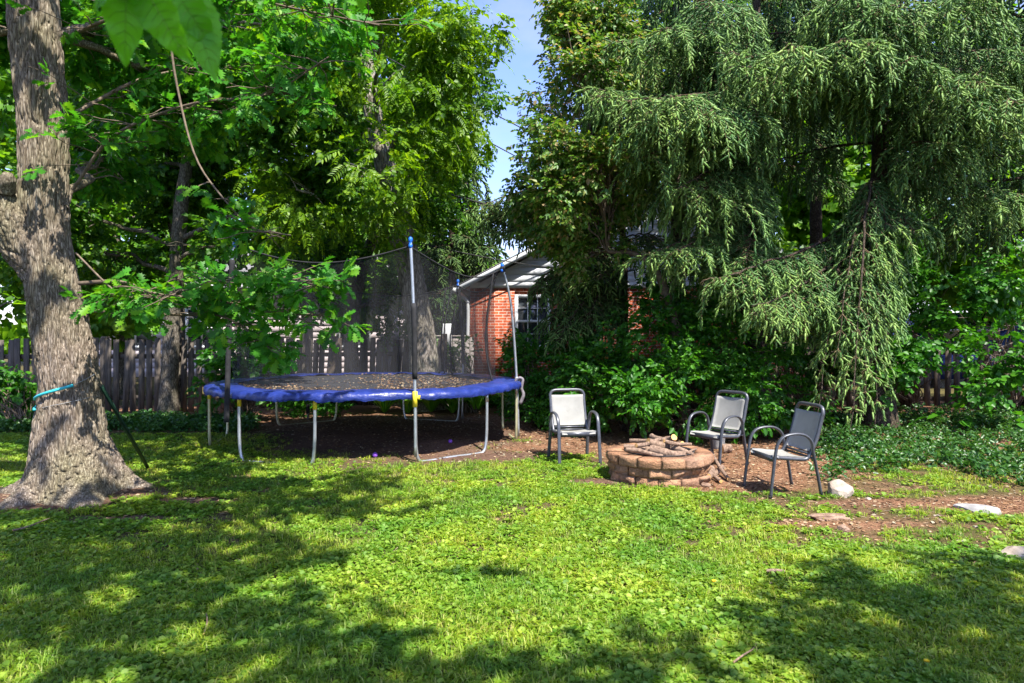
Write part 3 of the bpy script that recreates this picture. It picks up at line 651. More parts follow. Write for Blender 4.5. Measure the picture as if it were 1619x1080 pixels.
# ---------------------------------------------------------------- other broadleaf trees
tree('maple_tree', 'slender grey trunked tree standing in front of the picket fence', 'tree',
     [(P(266, 662, 13)[0], 13, -.05), P(268, 600, 13), P(272, 520, 13), P(279, 420, 13), P(286, 330, 13), P(297, 240, 13), P(305, 100, 13), P(320, -60, 13)], [.19, .165, .155, .145, .135, .12, .09, .05],
     [(240, 260, 13.6, 170, 90, 1.2), (420, 200, 12.5, 150, 110, 1.4), (160, 400, 13.8, 120, 70, 1.0, .7), (330, 90, 12.5, 240, 110, 1.6), (470, 330, 12.8, 110, 70, 1.0), (350, 390, 12.5, 110, 50, .8, .45), (60, 330, 12.5, 110, 120, 1.2), (200, 150, 13.6, 120, 80, 1.2)], 7000, 'maple', 'maple_leaf', gap=.5, seed=2)
tree('young_tree', 'thinner grey trunk close behind the slender tree at the fence', 'tree',
     [(P(283, 655, 13.45)[0], 13.45, -.05), P(284, 560, 13.45), P(282, 440, 13.6), P(270, 330, 13.7), P(262, 200, 13.7)], [.13, .115, .1, .09, .05],
     [(230, 330, 13.8, 130, 80, 1.0), (140, 220, 13.8, 120, 90, 1.0), (300, 230, 14, 100, 80, .8)], 900, 'maple', 'maple_leaf', seed=4)
tree('walnut_tree', 'tall tree with ferny compound leaves and pale dappled trunk behind the trampoline', 'tree',
     [(P(672, 600, 14.5)[0], 14.5, -.05), P(668, 540, 14.5), P(650, 440, 14.5), P(628, 330, 14.5), P(600, 230, 14.5), P(580, 120, 14.5), P(560, -40, 14.5), P(550, -200, 14.5)], [.36, .31, .28, .25, .22, .19, .14, .06],
     [(600, 70, 12, 150, 110, 1.5), (700, 150, 12.5, 100, 110, 1.3), (500, 150, 12.2, 120, 120, 1.4), (590, 270, 12.2, 130, 90, 1.2, .8), (700, 50, 12.5, 100, 90, 1.2), (470, 300, 12, 90, 80, 1.0, .8), (620, 360, 12.6, 60, 40, .6, .7), (640, -80, 12, 220, 80, 2)], 3600, SP['walnut'] + SP['maple'][:3], 'walnut_leaf', 'pale_bark', gap=.5, seed=6, droop=-.45, tk=60, tseg=160, disp=.03, freq=(14, 14, 4))
tree('hackberry_tree', 'small leaved green tree between the walnut and the sky gap', 'tree',
     [(P(560, 640, 15.5)[0], 15.5, -.05), P(556, 520, 15.5), P(580, 400, 15.6), P(640, 300, 15.8), P(690, 200, 16)], [.2, .17, .15, .11, .05],
     [(700, 290, 15.5, 70, 60, 1.0), (720, 220, 16, 60, 80, 1.0), (650, 340, 15, 90, 50, .9), (560, 420, 15, 90, 80, 1.0), (700, 350, 15.5, 60, 35, .8), (740, 120, 16, 60, 90, 1), (500, 440, 14.5, 60, 70, .8), (610, 480, 14.8, 50, 60, .6, .6)], 3600, 'serv', 'maple_leaf', sc=1.35, gap=.45, seed=8)
tree('serviceberry_tree', 'small tree with pinkish tipped leaves and curved orange brown trunk', 'tree',
     [(P(1085, 640, 10.8)[0], 10.8, -.03), P(1072, 540, 10.8), P(1058, 480, 10.8), P(1038, 430, 10.8), P(1005, 402, 10.8), P(960, 398, 10.8)], [.10, .085, .075, .065, .05, .03],
     [(880, 250, 11, 70, 60, .7, .7), (930, 90, 11.5, 70, 100, .9), (880, 170, 11.4, 75, 50, .8), (900, 350, 11, 75, 55, .7), (960, 300, 10.8, 55, 70, .6, .8), (850, 310, 11.2, 45, 40, .5), (960, 20, 11.5, 70, 60, .8), (980, 200, 11, 50, 80, .6, .8), (900, 20, 11.8, 50, 40, .6), (940, 400, 11, 60, 45, .6), (985, 110, 11.6, 60, 90, .7), (870, 230, 10.2, 60, 55, .5), (915, 120, 10.4, 60, 80, .5), (890, 320, 10.2, 70, 50, .5), (950, 270, 10, 50, 60, .5)], 6800, 'serv', 'serv_leaf', 'twig', sc=1.15, gap=.5, gf=1.4, seed=10, tk=12, tseg=30, disp=.01, twigs=26)
# understorey
def shrub(label, base, blobs, n, tm='shrub', lm='shrub_leaf', sc=1.0, seed=0, cat='shrub', name='shrub', gap=.5, stems=5, droop=-.2, group=None):
    base = np.array(base, float); t = thing(name, label, cat, base, 0, group); s = Geo(); f = Geo()
    for c, p in crown_points(blobs, n, gap, 1.6, .5, seed):
        foliage(f, p, SP[tm], sc, droop, seed, c)
        for q in p[:stems * 3]:
            b0 = base + np.array([rng.uniform(-.2, .2), rng.uniform(-.15, .15), 0]); limb(s, b0, q, .012, .004, .08, 7, 5, .25)
    s.build('stems', M['twig'], t, True, base, (0, 0, 0)); f.build('foliage', M[lm], t, False, base, (0, 0, 0)); return t
shrub('bright leafy bush just behind the fire pit and the left hand chair', Gp(1010, 690) + np.array([0, .6, 0]), [(1000, 630, 9.9, 90, 40, .5), (940, 625, 10.2, 60, 40, .5), (1060, 600, 10, 70, 60, .5), (1090, 655, 9.8, 40, 30, .4)], 560, sc=1.05, seed=31)
shrub('taller dark green bush under the curved brown trunk', G(1080, 668), [(1060, 530, 10.8, 110, 60, .6), (1150, 560, 10.6, 70, 60, .6), (960, 590, 11.2, 90, 50, .6), (1130, 480, 11, 60, 50, .6), (1180, 540, 11.8, 70, 60, .6), (1070, 470, 12.6, 80, 50, .6)], 1250, sc=1.05, seed=32)
shrub('low dark bush between the middle chair and the right hand chair', G(1205, 680), [(1200, 610, 10.2, 70, 50, .5), (1180, 650, 9.9, 60, 30, .4), (1250, 640, 10.3, 60, 30, .4)], 480, sc=1.0, seed=33)
shrub('reddish green shrub growing against the brick wall under the window', G(850, 668), [(845, 580, 12.4, 50, 50, .5), (880, 620, 12, 60, 35, .5), (820, 540, 12.8, 22, 24, .3, .6), (850, 650, 11.6, 50, 20, .4)], 560, 'serv', 'shrub_leaf', sc=1.2, seed=34)
shrub('sprawling dark shrub below the drooping spruce in front of the brick wall', G(920, 665), [(930, 590, 12.2, 60, 60, .6), (900, 660, 11, 50, 25, .4), (990, 600, 12, 60, 30, .5)], 520, sc=1.0, seed=35)
shrub('dark bush filling the gap between the spruce trunks at the fence', G(1270, 655), [(1270, 540, 12.8, 90, 60, .6), (1200, 480, 13.2, 70, 50, .6), (1330, 570, 12.6, 50, 50, .5)], 700, sc=1.1, seed=41)
shrub('round leaved honeysuckle bush in front of the right hand fence', G(1430, 650), [(1440, 520, 11, 60, 60, .6), (1420, 580, 10.6, 50, 50, .5), (1480, 480, 11.5, 70, 40, .6), (1440, 430, 12, 90, 60, .7)], 760, 'round', 'shrub_leaf', sc=1.05, seed=36, gap=.7)
shrub('round leaved bush at the right edge before the fence', G(1590, 655), [(1590, 560, 10.4, 60, 50, .5), (1560, 610, 10.2, 40, 30, .4, .7), (1600, 440, 11, 60, 60, .6, .7), (1530, 520, 11, 40, 30, .4, .6)], 520, 'round', 'shrub_leaf', sc=1.05, seed=37, gap=.7)
shrub('small dark shrub at the left fence beside the oak', G(30, 680), [(30, 610, 11.6, 50, 35, .4), (-30, 600, 11.6, 50, 50, .5)], 260, 'maple', 'shrub_leaf', seed=38)
shrub('dark sapling in front of the leaning pickets left of the trampoline', G(385, 662), [(390, 560, 12.2, 60, 40, .4), (350, 600, 12, 40, 40, .4), (450, 600, 12.6, 60, 30, .4)], 300, 'maple', 'shrub_leaf', seed=39)
shrub('low sprig of vine in front of the downspout', G(745, 652), [(740, 555, 15.5, 26, 20, .3), (730, 600, 15.5, 40, 22, .3), (690, 560, 15.8, 30, 22, .3)], 210, 'round', 'hosta_leaf', seed=40)
def big_leaf_plant(px, py, label, n=16, size=.20):
    b = Gp(px, py); t = thing('broadleaf_plant', label, 'plant', b); g = Geo(); s = Geo()
    for i in range(n):
        a = rng.uniform(0, 6.28); r = rng.uniform(.08, .5); e = b + np.array([r * math.cos(a), r * math.sin(a), rng.uniform(.12, .32)]); limb(s, b, e, .004, .003, .1, 5, 4, .05)
        d = nrm(np.array([math.cos(a), math.sin(a), -.25])); g.inst(leaf_simple(.42, .08, .15), frames(d[None], np.array([[0, 0, 1.]]) + .2 * rand_dirs(1)), e[None], size * rng.uniform(.7, 1.1))
    s.build('stems', M['shrub_leaf'], t, True, b, (0, 0, 0)); g.build('leaves', M['shrub_leaf'], t, False, b, (0, 0, 0))
big_leaf_plant(1500, 690, 'plant with large heart shaped leaves beyond the ground cover')
big_leaf_plant(1590, 690, 'large leaved plant at the right edge of the ground cover', 12)
def hosta(px, py, label, n=40, size=.32, h=.5):
    b = Gp(px, py); t = thing('hosta', label, 'plant', b, 0, 'hostas behind the trampoline'); g = Geo()
    V, L, S = [], [], []
    k = 5
    for i in range(n):
        a = i * 2.4 + rng.uniform(-.3, .3); rr = .15 + .85 * (i / n); d = np.array([math.cos(a), math.sin(a), 0]); s = np.array([-d[1], d[0], 0]); o = b + d * .03
        prof = [(0, 0, .02), (.25, .5, .05), (.5, .85, .28), (.75, 1.0, .26), (1.0, .82, .0)]; V = []
        for q, z, wd in prof:
            c = o + d * q * size * (1 + rr) * 1.1 + np.array([0, 0, z * h * (1.25 - .6 * rr)]); w_ = wd * size * 1.1
            V += [c - s * w_ + np.array([0, 0, w_ * .25]), c, c + s * w_ + np.array([0, 0, w_ * .25])]
        L = []
        for j in range(4):
            L += [3 * j, 3 * j + 1, 3 * j + 4, 3 * j + 3, 3 * j + 1, 3 * j + 2, 3 * j + 5, 3 * j + 4]
        g.add(V, L, [4] * 8)
    g.build('leaves', M['hosta_leaf'], t, False, b, (0, 0, 0))
for (px, py, lb) in ((608, 651, 'leftmost bright hosta under the far edge of the trampoline'), (645, 652, 'hosta between the far trampoline legs, second from the left'), (682, 651, 'hosta right of the far curved trampoline leg'), (716, 652, 'hosta left of the far thin trampoline pole'), (752, 651, 'rightmost hosta behind the trampoline')):
    hosta(px, py, lb)
def cover():
    g = Geo(); n = 15000; x = rng.uniform(3.0, 12, n); y = rng.uniform(7.0, 13.2, n)
    e = n2(x, y, 1.0, 81) - .5; px = CX + x / y * F; py = CY + F * H / y
    edge = 762 + 18 * np.sin(px / 60.) + e * 60 - .00 * px; left = 1290 + (py - 700) * .1 + e * 160
    left = np.where(py < 700, left + (700 - py) * .5, left)
    keep = (py < edge) & (px > left) & (rng.uniform(0, 1, n) < np.where(py < 672, .35, .35 + .65 * (n2(x, y, 1.6, 84) > .46))); x, y = x[keep], y[keep]; n = len(x)
    p = np.stack([x, y, gh(x, y) + rng.uniform(.0, .14, n) * (.4 + n2(x, y, 2., 83))], -1); foliage(g, p, SP['vinca'], 1.15, .15, 0)
    tag(g.build('ground_cover', M['cover_leaf']), kind='stuff')
    g = Geo(); n = 5000; x = rng.uniform(-9.5, -4.2, n); y = rng.uniform(10.5, 12.6, n); e = n2(x, y, 1.0, 85); keep = (e > .42) & (x / y < -.38) & (y > 10.9 + .6 * (e - .4)); x, y = x[keep], y[keep]
    p = np.stack([x, y, gh(x, y) + rng.uniform(0, .14, len(x))], -1); foliage(g, p, SP['vinca'], 1.3, .15, 0)
    tag(g.build('ground_cover', M['cover_leaf']), kind='stuff')
    g = Geo(); n = 3600; x = rng.uniform(-4.6, 1.8, n); y = rng.uniform(12.9, 16, n); keep = (n2(x, y, 1.2, 87) > .45) & ~((x > -3.3) & (x < -.2) & (y < 14.5)); x, y = x[keep], y[keep]
    p = np.stack([x, y, gh(x, y) + rng.uniform(0, .3, len(x))], -1); foliage(g, p, SP['round'], .9, .1, 0)
    tag(g.build('undergrowth', M['shrub_leaf']), kind='stuff')
cover()

# ---------------------------------------------------------------- spruces
def spruce(label, base, height, r0, explicit, auto, seed=0, zmin=2.4, reach=3.6, name='spruce_tree', lo=False, tipmat=True, azr=None, shl=.115, mats=('needle', 'needle_tip'), dens=1.0, lean=0, dup=1):
    base = np.array(base, float); t = thing(name, label, 'tree', base); g = Geo()
    top = base + np.array([lean, 0, height]); n0 = 12; tz = np.linspace(0, 1, n0)[:, None]; tp = base + (top - base) * tz
    tubeN(g, tp, np.linspace(r0, .03, n0), 20, 60, .03, (12, 12, 6), seed, flare=lambda z, a: r0 * .5 * np.exp(-np.maximum(z, 0) / .25)); g.build('trunk', M['dark_bark'], t, True, base, (0, 0, 0))
    br = Geo(); tw = Geo(); Ps, Ds, Us, Ss, Ts = [], [], [], [], []
    prim = []
    for e in explicit:     # (tip xyz, start height, up, droopiness, curtain length)
        tip = np.array(e[0], float); s = base + (top - base) * (e[1] / height); prim.append((s, tip, e[2], e[3]))
        for _ in range(dup): prim.append((s + np.array([0, 0, rng.uniform(-.5, .3)]), tip + np.array([rng.uniform(-.45, .45), rng.uniform(-.1, .7), rng.uniform(-.28, .15)]), e[2], e[3] * rng.uniform(.7, 1)))
    for i in range(auto):
        z = zmin + (height * .97 - zmin) * (i + rng.uniform(0, 1)) / auto; az = (i * 2.4 + rng.uniform(-.4, .4)) if azr is None else rng.uniform(*azr)
        L = reach * (1 - ((z - zmin) / (height - zmin)) ** 1.3 * .75) * rng.uniform(.7, 1.05); s = base + (top - base) * (z / height)
        tip = s + np.array([math.cos(az) * L, math.sin(az) * L, -.22 * L + rng.uniform(-.2, .3)]); prim.append((s, tip, .10, rng.uniform(.5, .9)))
    for (s, tip, sag, cur) in prim:
        L = np.linalg.norm(tip - s); n = 24; u = np.linspace(0, 1, n)[:, None]; p = s + (tip - s) * u
        p[:, 2] += (sag * L * np.sin(u[:, 0] * np.pi)) + .07 * L * (u[:, 0] ** 4); p += rng.uniform(-.02, .02, (n, 3))
        br.tube(p, np.linspace(.010 + .006 * L, .004, n), 6, cap=False); tan = nrm(np.gradient(p, axis=0)); side = nrm(np.cross(tan, [0, 0, 1.]))
        m = int(L / .062 * dens)
        for j in range(m):
            uu = .16 + .84 * (j + rng.uniform(0, 1)) / m; k = min(n - 1, int(uu * (n - 1))); a = p[k]; sg = 1 if j % 2 else -1
            out = side[k] * sg * rng.uniform(.5, 1) + tan[k] * rng.uniform(.35, .8); out = nrm(out)
            ls = cur * (1.25 - .8 * abs(uu - .55) * 1.3) * rng.uniform(.5, 1.15); ls = max(.12, ls * (1 if uu < .93 else .35)); q = 9; v = np.linspace(0, 1, q)[:, None]
            dr = rng.uniform(.3, .95) if uu > .5 else rng.uniform(.75, 1.0); pp = a + out * (ls * (1 - dr * .55)) * (1 - (1 - v) ** 2) + np.array([0, 0, -1.]) * (ls * dr * v ** 1.5)
            pp = pp + rng.uniform(-.012, .012, pp.shape); tw.tube(pp, np.linspace(.006, .002, q), 4, cap=False)
            bare = 0 if uu > .3 else .5 * (1 - uu / .3); ns = max(3, int(ls / .035 * (1 if not lo else .7))); vv = np.linspace(.1 + bare, 1, ns)
            td = nrm(np.gradient(pp, axis=0))
            for c, x in enumerate(vv):
                i0 = min(q - 2, int(x * (q - 1))); f = x * (q - 1) - i0; pos = pp[i0] * (1 - f) + pp[i0 + 1] * f; d0 = td[i0]
                sd = np.cross(d0, out) ; sd = sd / (np.linalg.norm(sd) + 1e-6); ss = 1 if c % 2 else -1
                if c == ns - 1: dd = d0
                else: dd = d0 * rng.uniform(.6, 1) + sd * ss * rng.uniform(.2, 1.1) + out * rng.uniform(-.6, .9) + np.array([0, 0, -.1])
                Ps.append(pos); Ds.append(dd); Ss.append(shl * rng.uniform(.65, 1.15) * (1 if c < ns - 1 else 1.2)); Ts.append(uu > .5 and (x > .55 or uu > .85) and rng.uniform() < .75)
    Ps = np.array(Ps); Ds = nrm(np.array(Ds)); Ss = np.array(Ss); Ts = np.array(Ts); kp = open_to_sun(Ps); Ps, Ds, Ss, Ts = Ps[kp], Ds[kp], Ss[kp], Ts[kp]; Rm = frames(Ds, rand_dirs(len(Ps)) + 1e-3); f = Geo(); T = SH_LO if lo else SH; idx = rng.integers(0, len(T), len(Ps))
    for k in range(len(T)):
        for tt in (False, True):
            q = (idx == k) & (Ts == tt); f.inst(T[k], Rm[q], Ps[q], Ss[q], 1 if tt and tipmat else 0)
    print(label[:30], 'shoots', len(Ps))
    br.build('branches', M['dark_bark'], t, True, base, (0, 0, 0)); tw.build('twigs', M['dead_twig'], t, True, base, (0, 0, 0)); f.build('needles', [M[mats[0]], M[mats[1]]], t, False, base, (0, 0, 0)); return t
bA = np.array([P(1392, 500, 11)[0], 11, -.05]); bB = np.array([P(1195, 500, 12)[0], 12.0, -.05])
spruce('large weeping spruce with dark trunk behind the right hand chair', bA, 11, .22,
    [(P(1130, 115, 8.9), 5.9, .05, .75), (P(1240, 100, 8.3), 5.6, .06, .75), (P(1330, 90, 8.4), 5.6, .08, .8), (P(1440, 110, 8.6), 5.4, .08, .8),
     (P(1110, 480, 8.9), 3.4, .03, .65), (P(1190, 520, 8.7), 3.2, .02, .6), (P(1345, 725, 8.7), 3.8, .34, .42), (P(1365, 690, 9.0), 3.6, .36, .45), (P(1320, 610, 9.0), 3.6, .30, .6), (P(1340, 540, 9.3), 3.4, .25, .9), (P(1350, 500, 9.6), 3.4, .2, .95), (P(1300, 520, 9.5), 3.4, .2, .8), (P(1300, 470, 10), 3.2, .15, .8),
     (P(1560, 130, 8.8), 5.2, .08, .9), (P(1640, 200, 9.2), 5.0, .08, .9), (P(1500, 240, 9.2), 4.6, .06, .7), (P(1620, 330, 10), 4.4, .08, .8), (P(1430, 20, 8.5), 6.4, .05, .8), (P(1580, 10, 8.6), 6.4, .05, .9), (P(1700, 90, 9.0), 6.0, .05, .9), (P(1400, 380, 9.6), 4.0, .12, .7), (P(1320, 10, 8.8), 6.5, .05, .8)],
    24, 1, 4.4, 3.3)
spruce('second weeping spruce left of the large one over the pit', bB, 11.5, .22,
    [(P(935, 185, 9.2), 5.4, .06, .75), (P(985, 195, 8.7), 5.3, .08, .85), (P(1050, 190, 8.5), 5.2, .1, .95), (P(1110, 215, 8.6), 5.2, .1, .95), (P(1000, 280, 9.4), 4.6, .1, .95),
     (P(1070, 330, 9.2), 4.4, .1, .9), (P(1150, 350, 9.4), 4.2, .1, .9), (P(960, 90, 9.8), 6.4, .06, .9), (P(1040, 70, 9.4), 6.6, .06, .9), (P(1110, 20, 9.4), 7.0, .06, .9), (P(1060, 430, 9.2), 3.6, .06, .7), (P(1180, 440, 9.4), 3.5, .1, .8)],
    24, 2, 4.6, 3.1)
spruce('drooping spruce in front of the brick house gable', np.array([P(985, 500, 14)[0], 14, -.05]), 6.0, .16,
    [(P(755, 350, 14.4), 4.4, .14, .6), (P(775, 345, 14.2), 4.5, .12, .7), (P(815, 335, 13.6), 4.5, .12, .75), (P(860, 345, 13.3), 4.4, .1, .75), (P(900, 355, 13.2), 4.4, .1, .8), (P(845, 470, 12.8), 3.3, .1, .75), (P(870, 520, 12.3), 2.9, .1, .7), (P(905, 470, 12.4), 3.2, .14, .5), (P(925, 540, 12.0), 2.4, .18, .75), (P(880, 560, 11.8), 2.4, .2, .5), (P(800, 380, 13.4), 4.0, .12, .4)],
    10, 3, 2.6, 2.2, lo=True, mats=('far_needle', 'needle_tip'), dup=3, shl=.14)
spruce('dark spruce standing in shade behind and between the two weeping ones', np.array([P(1290, 500, 15.5)[0], 15.5, 0]), 12, .2, [], 50, 5, 6.6, 2.8, lo=True, mats=('needle', 'needle'), shl=.22, dens=.6)
spruce('dark spruce at the right edge behind the round leaved bushes', np.array([P(1640, 500, 13)[0], 13, 0]), 11.5, .22, [], 64, 6, 3.4, 3.3, lo=True, mats=('needle', 'needle_tip'), shl=.20, dens=.7)
spruce('dark spruce behind the small pinkish tipped tree', np.array([P(1070, 500, 15)[0], 15, 0]), 12, .2, [], 60, 7, 4.6, 2.8, lo=True, mats=('needle', 'needle'), shl=.22, dens=.6)
spruce('distant soft green spruce behind the trampoline net', np.array([P(715, 500, 23)[0], 23, 0]), 8.5, .2, [], 60, 4, 1.2, 2.6, lo=True, mats=('far_needle', 'far_needle'), shl=.26, dens=.55)

# ---------------------------------------------------------------- background trees
def back_tree(label, px, D, h, blobs, n=700, sc=1.3, lm='back_leaf', seed=0, r=.2):
    x = (px - CX) / F * D
    tree('background_tree', label, 'tree', [(x, D, -.1), (x + .1, D, h * .3), (x - .1, D, h * .6), (x, D, h)], [r, r * .8, r * .6, .04], blobs, n, 'back', lm, sc=sc, gap=.35, seed=seed, tk=8, tseg=14, disp=0, twigs=3, group='trees beyond the fences')
back_tree('bright tree beyond the fence left of the oak trunk', -40, 18, 6, [(-60, 330, 18, 160, 180, 1.8), (20, 480, 17, 110, 80, 1.2), (40, 150, 18.5, 140, 150, 1.8)], 1700, seed=50)
back_tree('bright bushy tree beyond the fence right of the oak trunk', 190, 18, 6, [(190, 380, 18, 130, 110, 1.6), (200, 480, 16.5, 90, 50, 1.0), (130, 250, 19, 100, 130, 1.5), (230, 130, 19.5, 140, 130, 1.8), (330, 330, 19, 110, 100, 1.4)], 2400, seed=51)
back_tree('tall tree rising behind the neighbouring pale house', 350, 30, 12, [(380, 150, 30, 170, 130, 3), (240, 250, 29, 120, 110, 2.5), (520, 260, 31, 140, 160, 3), (400, 20, 31, 260, 130, 3), (620, 60, 31, 130, 150, 3), (60, 100, 30, 160, 160, 3)], 3200, sc=1.8, seed=52)
back_tree('leafy tree between the pale house and the walnut trunk', 480, 19, 6, [(470, 380, 19, 90, 70, 1.3), (540, 300, 19.5, 90, 100, 1.3), (560, 460, 18, 60, 60, 1), (640, 230, 19.5, 90, 120, 1.3)], 1700, seed=53)
back_tree('far tree filling the gap beside the sky', 640, 30, 9, [(640, 330, 30, 110, 110, 2.5), (700, 420, 29, 70, 80, 2), (650, 200, 30, 95, 120, 2.5)], 1300, sc=1.7, seed=54)
back_tree('far low tree behind the grey board fence', 760, 32, 5, [(745, 440, 32, 70, 60, 2)], 260, sc=1.6, seed=55)
back_tree('bright tree behind the two spruces', 1290, 20, 7, [(1290, 330, 20, 100, 130, 1.8), (1270, 450, 19, 90, 70, 1.4), (1180, 440, 19, 90, 80, 1.4), (1380, 250, 20, 100, 130, 1.8)], 2000, seed=56)
back_tree('bright tree behind the right hand fence', 1480, 19, 7, [(1470, 380, 19, 110, 80, 1.6), (1560, 430, 18.5, 110, 70, 1.4), (1500, 280, 20, 120, 90, 1.8), (1500, 130, 21, 140, 120, 1.8)], 2200, seed=57)
back_tree('shaded tree at the far right beyond the fence', 1680, 20, 8, [(1660, 280, 20, 130, 160, 1.8), (1640, 130, 20, 140, 130, 1.8), (1640, 440, 19, 100, 70, 1.4)], 1700, seed=58)
back_tree('tree behind the brick house roof', 1120, 30, 10, [(1130, 320, 29, 130, 140, 2.5), (1240, 150, 30, 80, 90, 2), (1060, 170, 30, 110, 150, 2.5), (1100, 30, 31, 160, 110, 2.5)], 1800, sc=1.7, seed=59)
back_tree('broad tree closing the yard at the far left', -250, 22, 8, [(-250, 300, 22, 160, 220, 2)], 500, sc=1.5, seed=60)
def hedge():
    g = Geo(); n = 5200; x = rng.uniform(-26, 26, n); y = 33 + rng.uniform(-1, 1, n) + .02 * x * x; keep = ~((x > -2.5) & (x < 2)); x, y = x[keep], y[keep]
    p = np.stack([x, y, rng.uniform(.1, 1, len(x)) * (4.5 + 2.5 * n2(x, y, .3, 91))], -1); foliage(g, p, SP['back'], 2.2, -.2, 0)
    tag(g.build('distant_wood', M['back_leaf']), kind='stuff')
hedge()

# ---------------------------------------------------------------- trees behind the camera, their unseen crowns shaped to cast the lawn's shade patches
def canopy():
    shade = [(60, 860, 230, 90), (300, 800, 330, 32), (150, 980, 260, 60), (360, 940, 150, 70), (480, 1010, 150, 70), (330, 870, 150, 40), (250, 1080, 400, 60), (600, 1075, 260, 40), (560, 770, 70, 22), (420, 880, 90, 40),
             (880, 1080, 130, 18), (1060, 1040, 100, 26), (1250, 1020, 150, 28), (1400, 960, 170, 34), (1300, 910, 90, 18), (1480, 1040, 200, 60), (1560, 920, 130, 36), (1580, 1000, 130, 70), (1380, 1080, 240, 40),
             (760, 905, 60, 14), (60, 720, 60, 14)]
    hole = [(215, 950, 50, 18), (120, 990, 40, 14), (290, 1030, 55, 22), (420, 930, 40, 26), (30, 832, 40, 8), (240, 790, 130, 7), (350, 868, 50, 9), (120, 1060, 60, 14), (560, 1050, 60, 20), (1100, 1065, 70, 14), (30, 1050, 40, 14)]
    n = 60000; x = rng.uniform(-11, 8, n); y = rng.uniform(1.2, 11.5, n); px = CX + x / y * F; py = CY + F * H / y
    e = n2(x, y, 1.3, 95) - .5; e3 = n2(x, y, 3.5, 97) - .5
    def val(l): return np.max([1 - (((px - a) / c) ** 2 + ((py - b) / d) ** 2) for a, b, c, d in l], 0)
    v = val(shade) + e * 1.6 + e3 * 2.2; hv = val(hole); ok = (v > .12) & (hv + e3 * .8 < -.25)
    # beyond the picture the crown simply carries on
    off = (py > 1085) | (px < -10) | (px > 1640); ok = np.where(off, (e > -.04) & (y < 5), ok)
    cx_, cy_ = x[ok], y[ok]; m = rng.permutation(len(cx_))[:6000]; cx_, cy_ = cx_[m], cy_[m]
    h = 6.6 + 1.1 * n2(cx_, cy_, .5, 98) + rng.uniform(0, .5, len(cx_)); p = np.stack([cx_, cy_, 0 * h], -1) + SUN * (h / SUN[2])[:, None]
    return p, h
cp, ch_ = canopy()
def shade_tree(label, base, top, pts, loose):
    base = np.array(base, float); top = np.array(top, float); t = thing('shade_tree', label, 'tree', base)
    g = Geo(); u = np.linspace(0, 1, 6)[:, None]; tubeN(g, base + (top - base) * u, np.linspace(.35, .08, 6), 16, 40, .02, (12, 12, 3), 5); g.build('trunk', M['oak_bark'], t, True, base, (0, 0, 0))
    b = Geo(); f = Geo(); q = [pts]
    for (x0, y0, z0, rx, ry, rz, m) in loose:
        v = rand_dirs(m) * (rng.uniform(0, 1, m) ** .5)[:, None]; pp = np.array([x0, y0, z0]) + v * np.array([rx, ry, rz]); nz = fbm(pp * 1.0, 77, 2); q.append(pp[nz > np.quantile(nz, .3)])
    allp = np.concatenate(q); allp = allp[sun_window(allp)]; foliage(f, allp, SP['maple'], 1.15, -.1, 0)
    for c in allp[rng.permutation(len(allp))[:16]]:
        lp = limb(b, base + (top - base) * rng.uniform(.55, .85), c + np.array([0, 0, -.1]), .035, .010, .05, 10, 6, .15); near = allp[np.argsort(np.linalg.norm(allp - c, axis=1))[:60:2]]
        for e in near: limb(b, lp[rng.integers(7, 10)], e, .008, .003, .04, 5, 4, .2)
    b.build('branches', M['oak_bark'], t, True, base, (0, 0, 0)); f.build('crown', M['maple_leaf'], t, False, base, (0, 0, 0)); return t, base
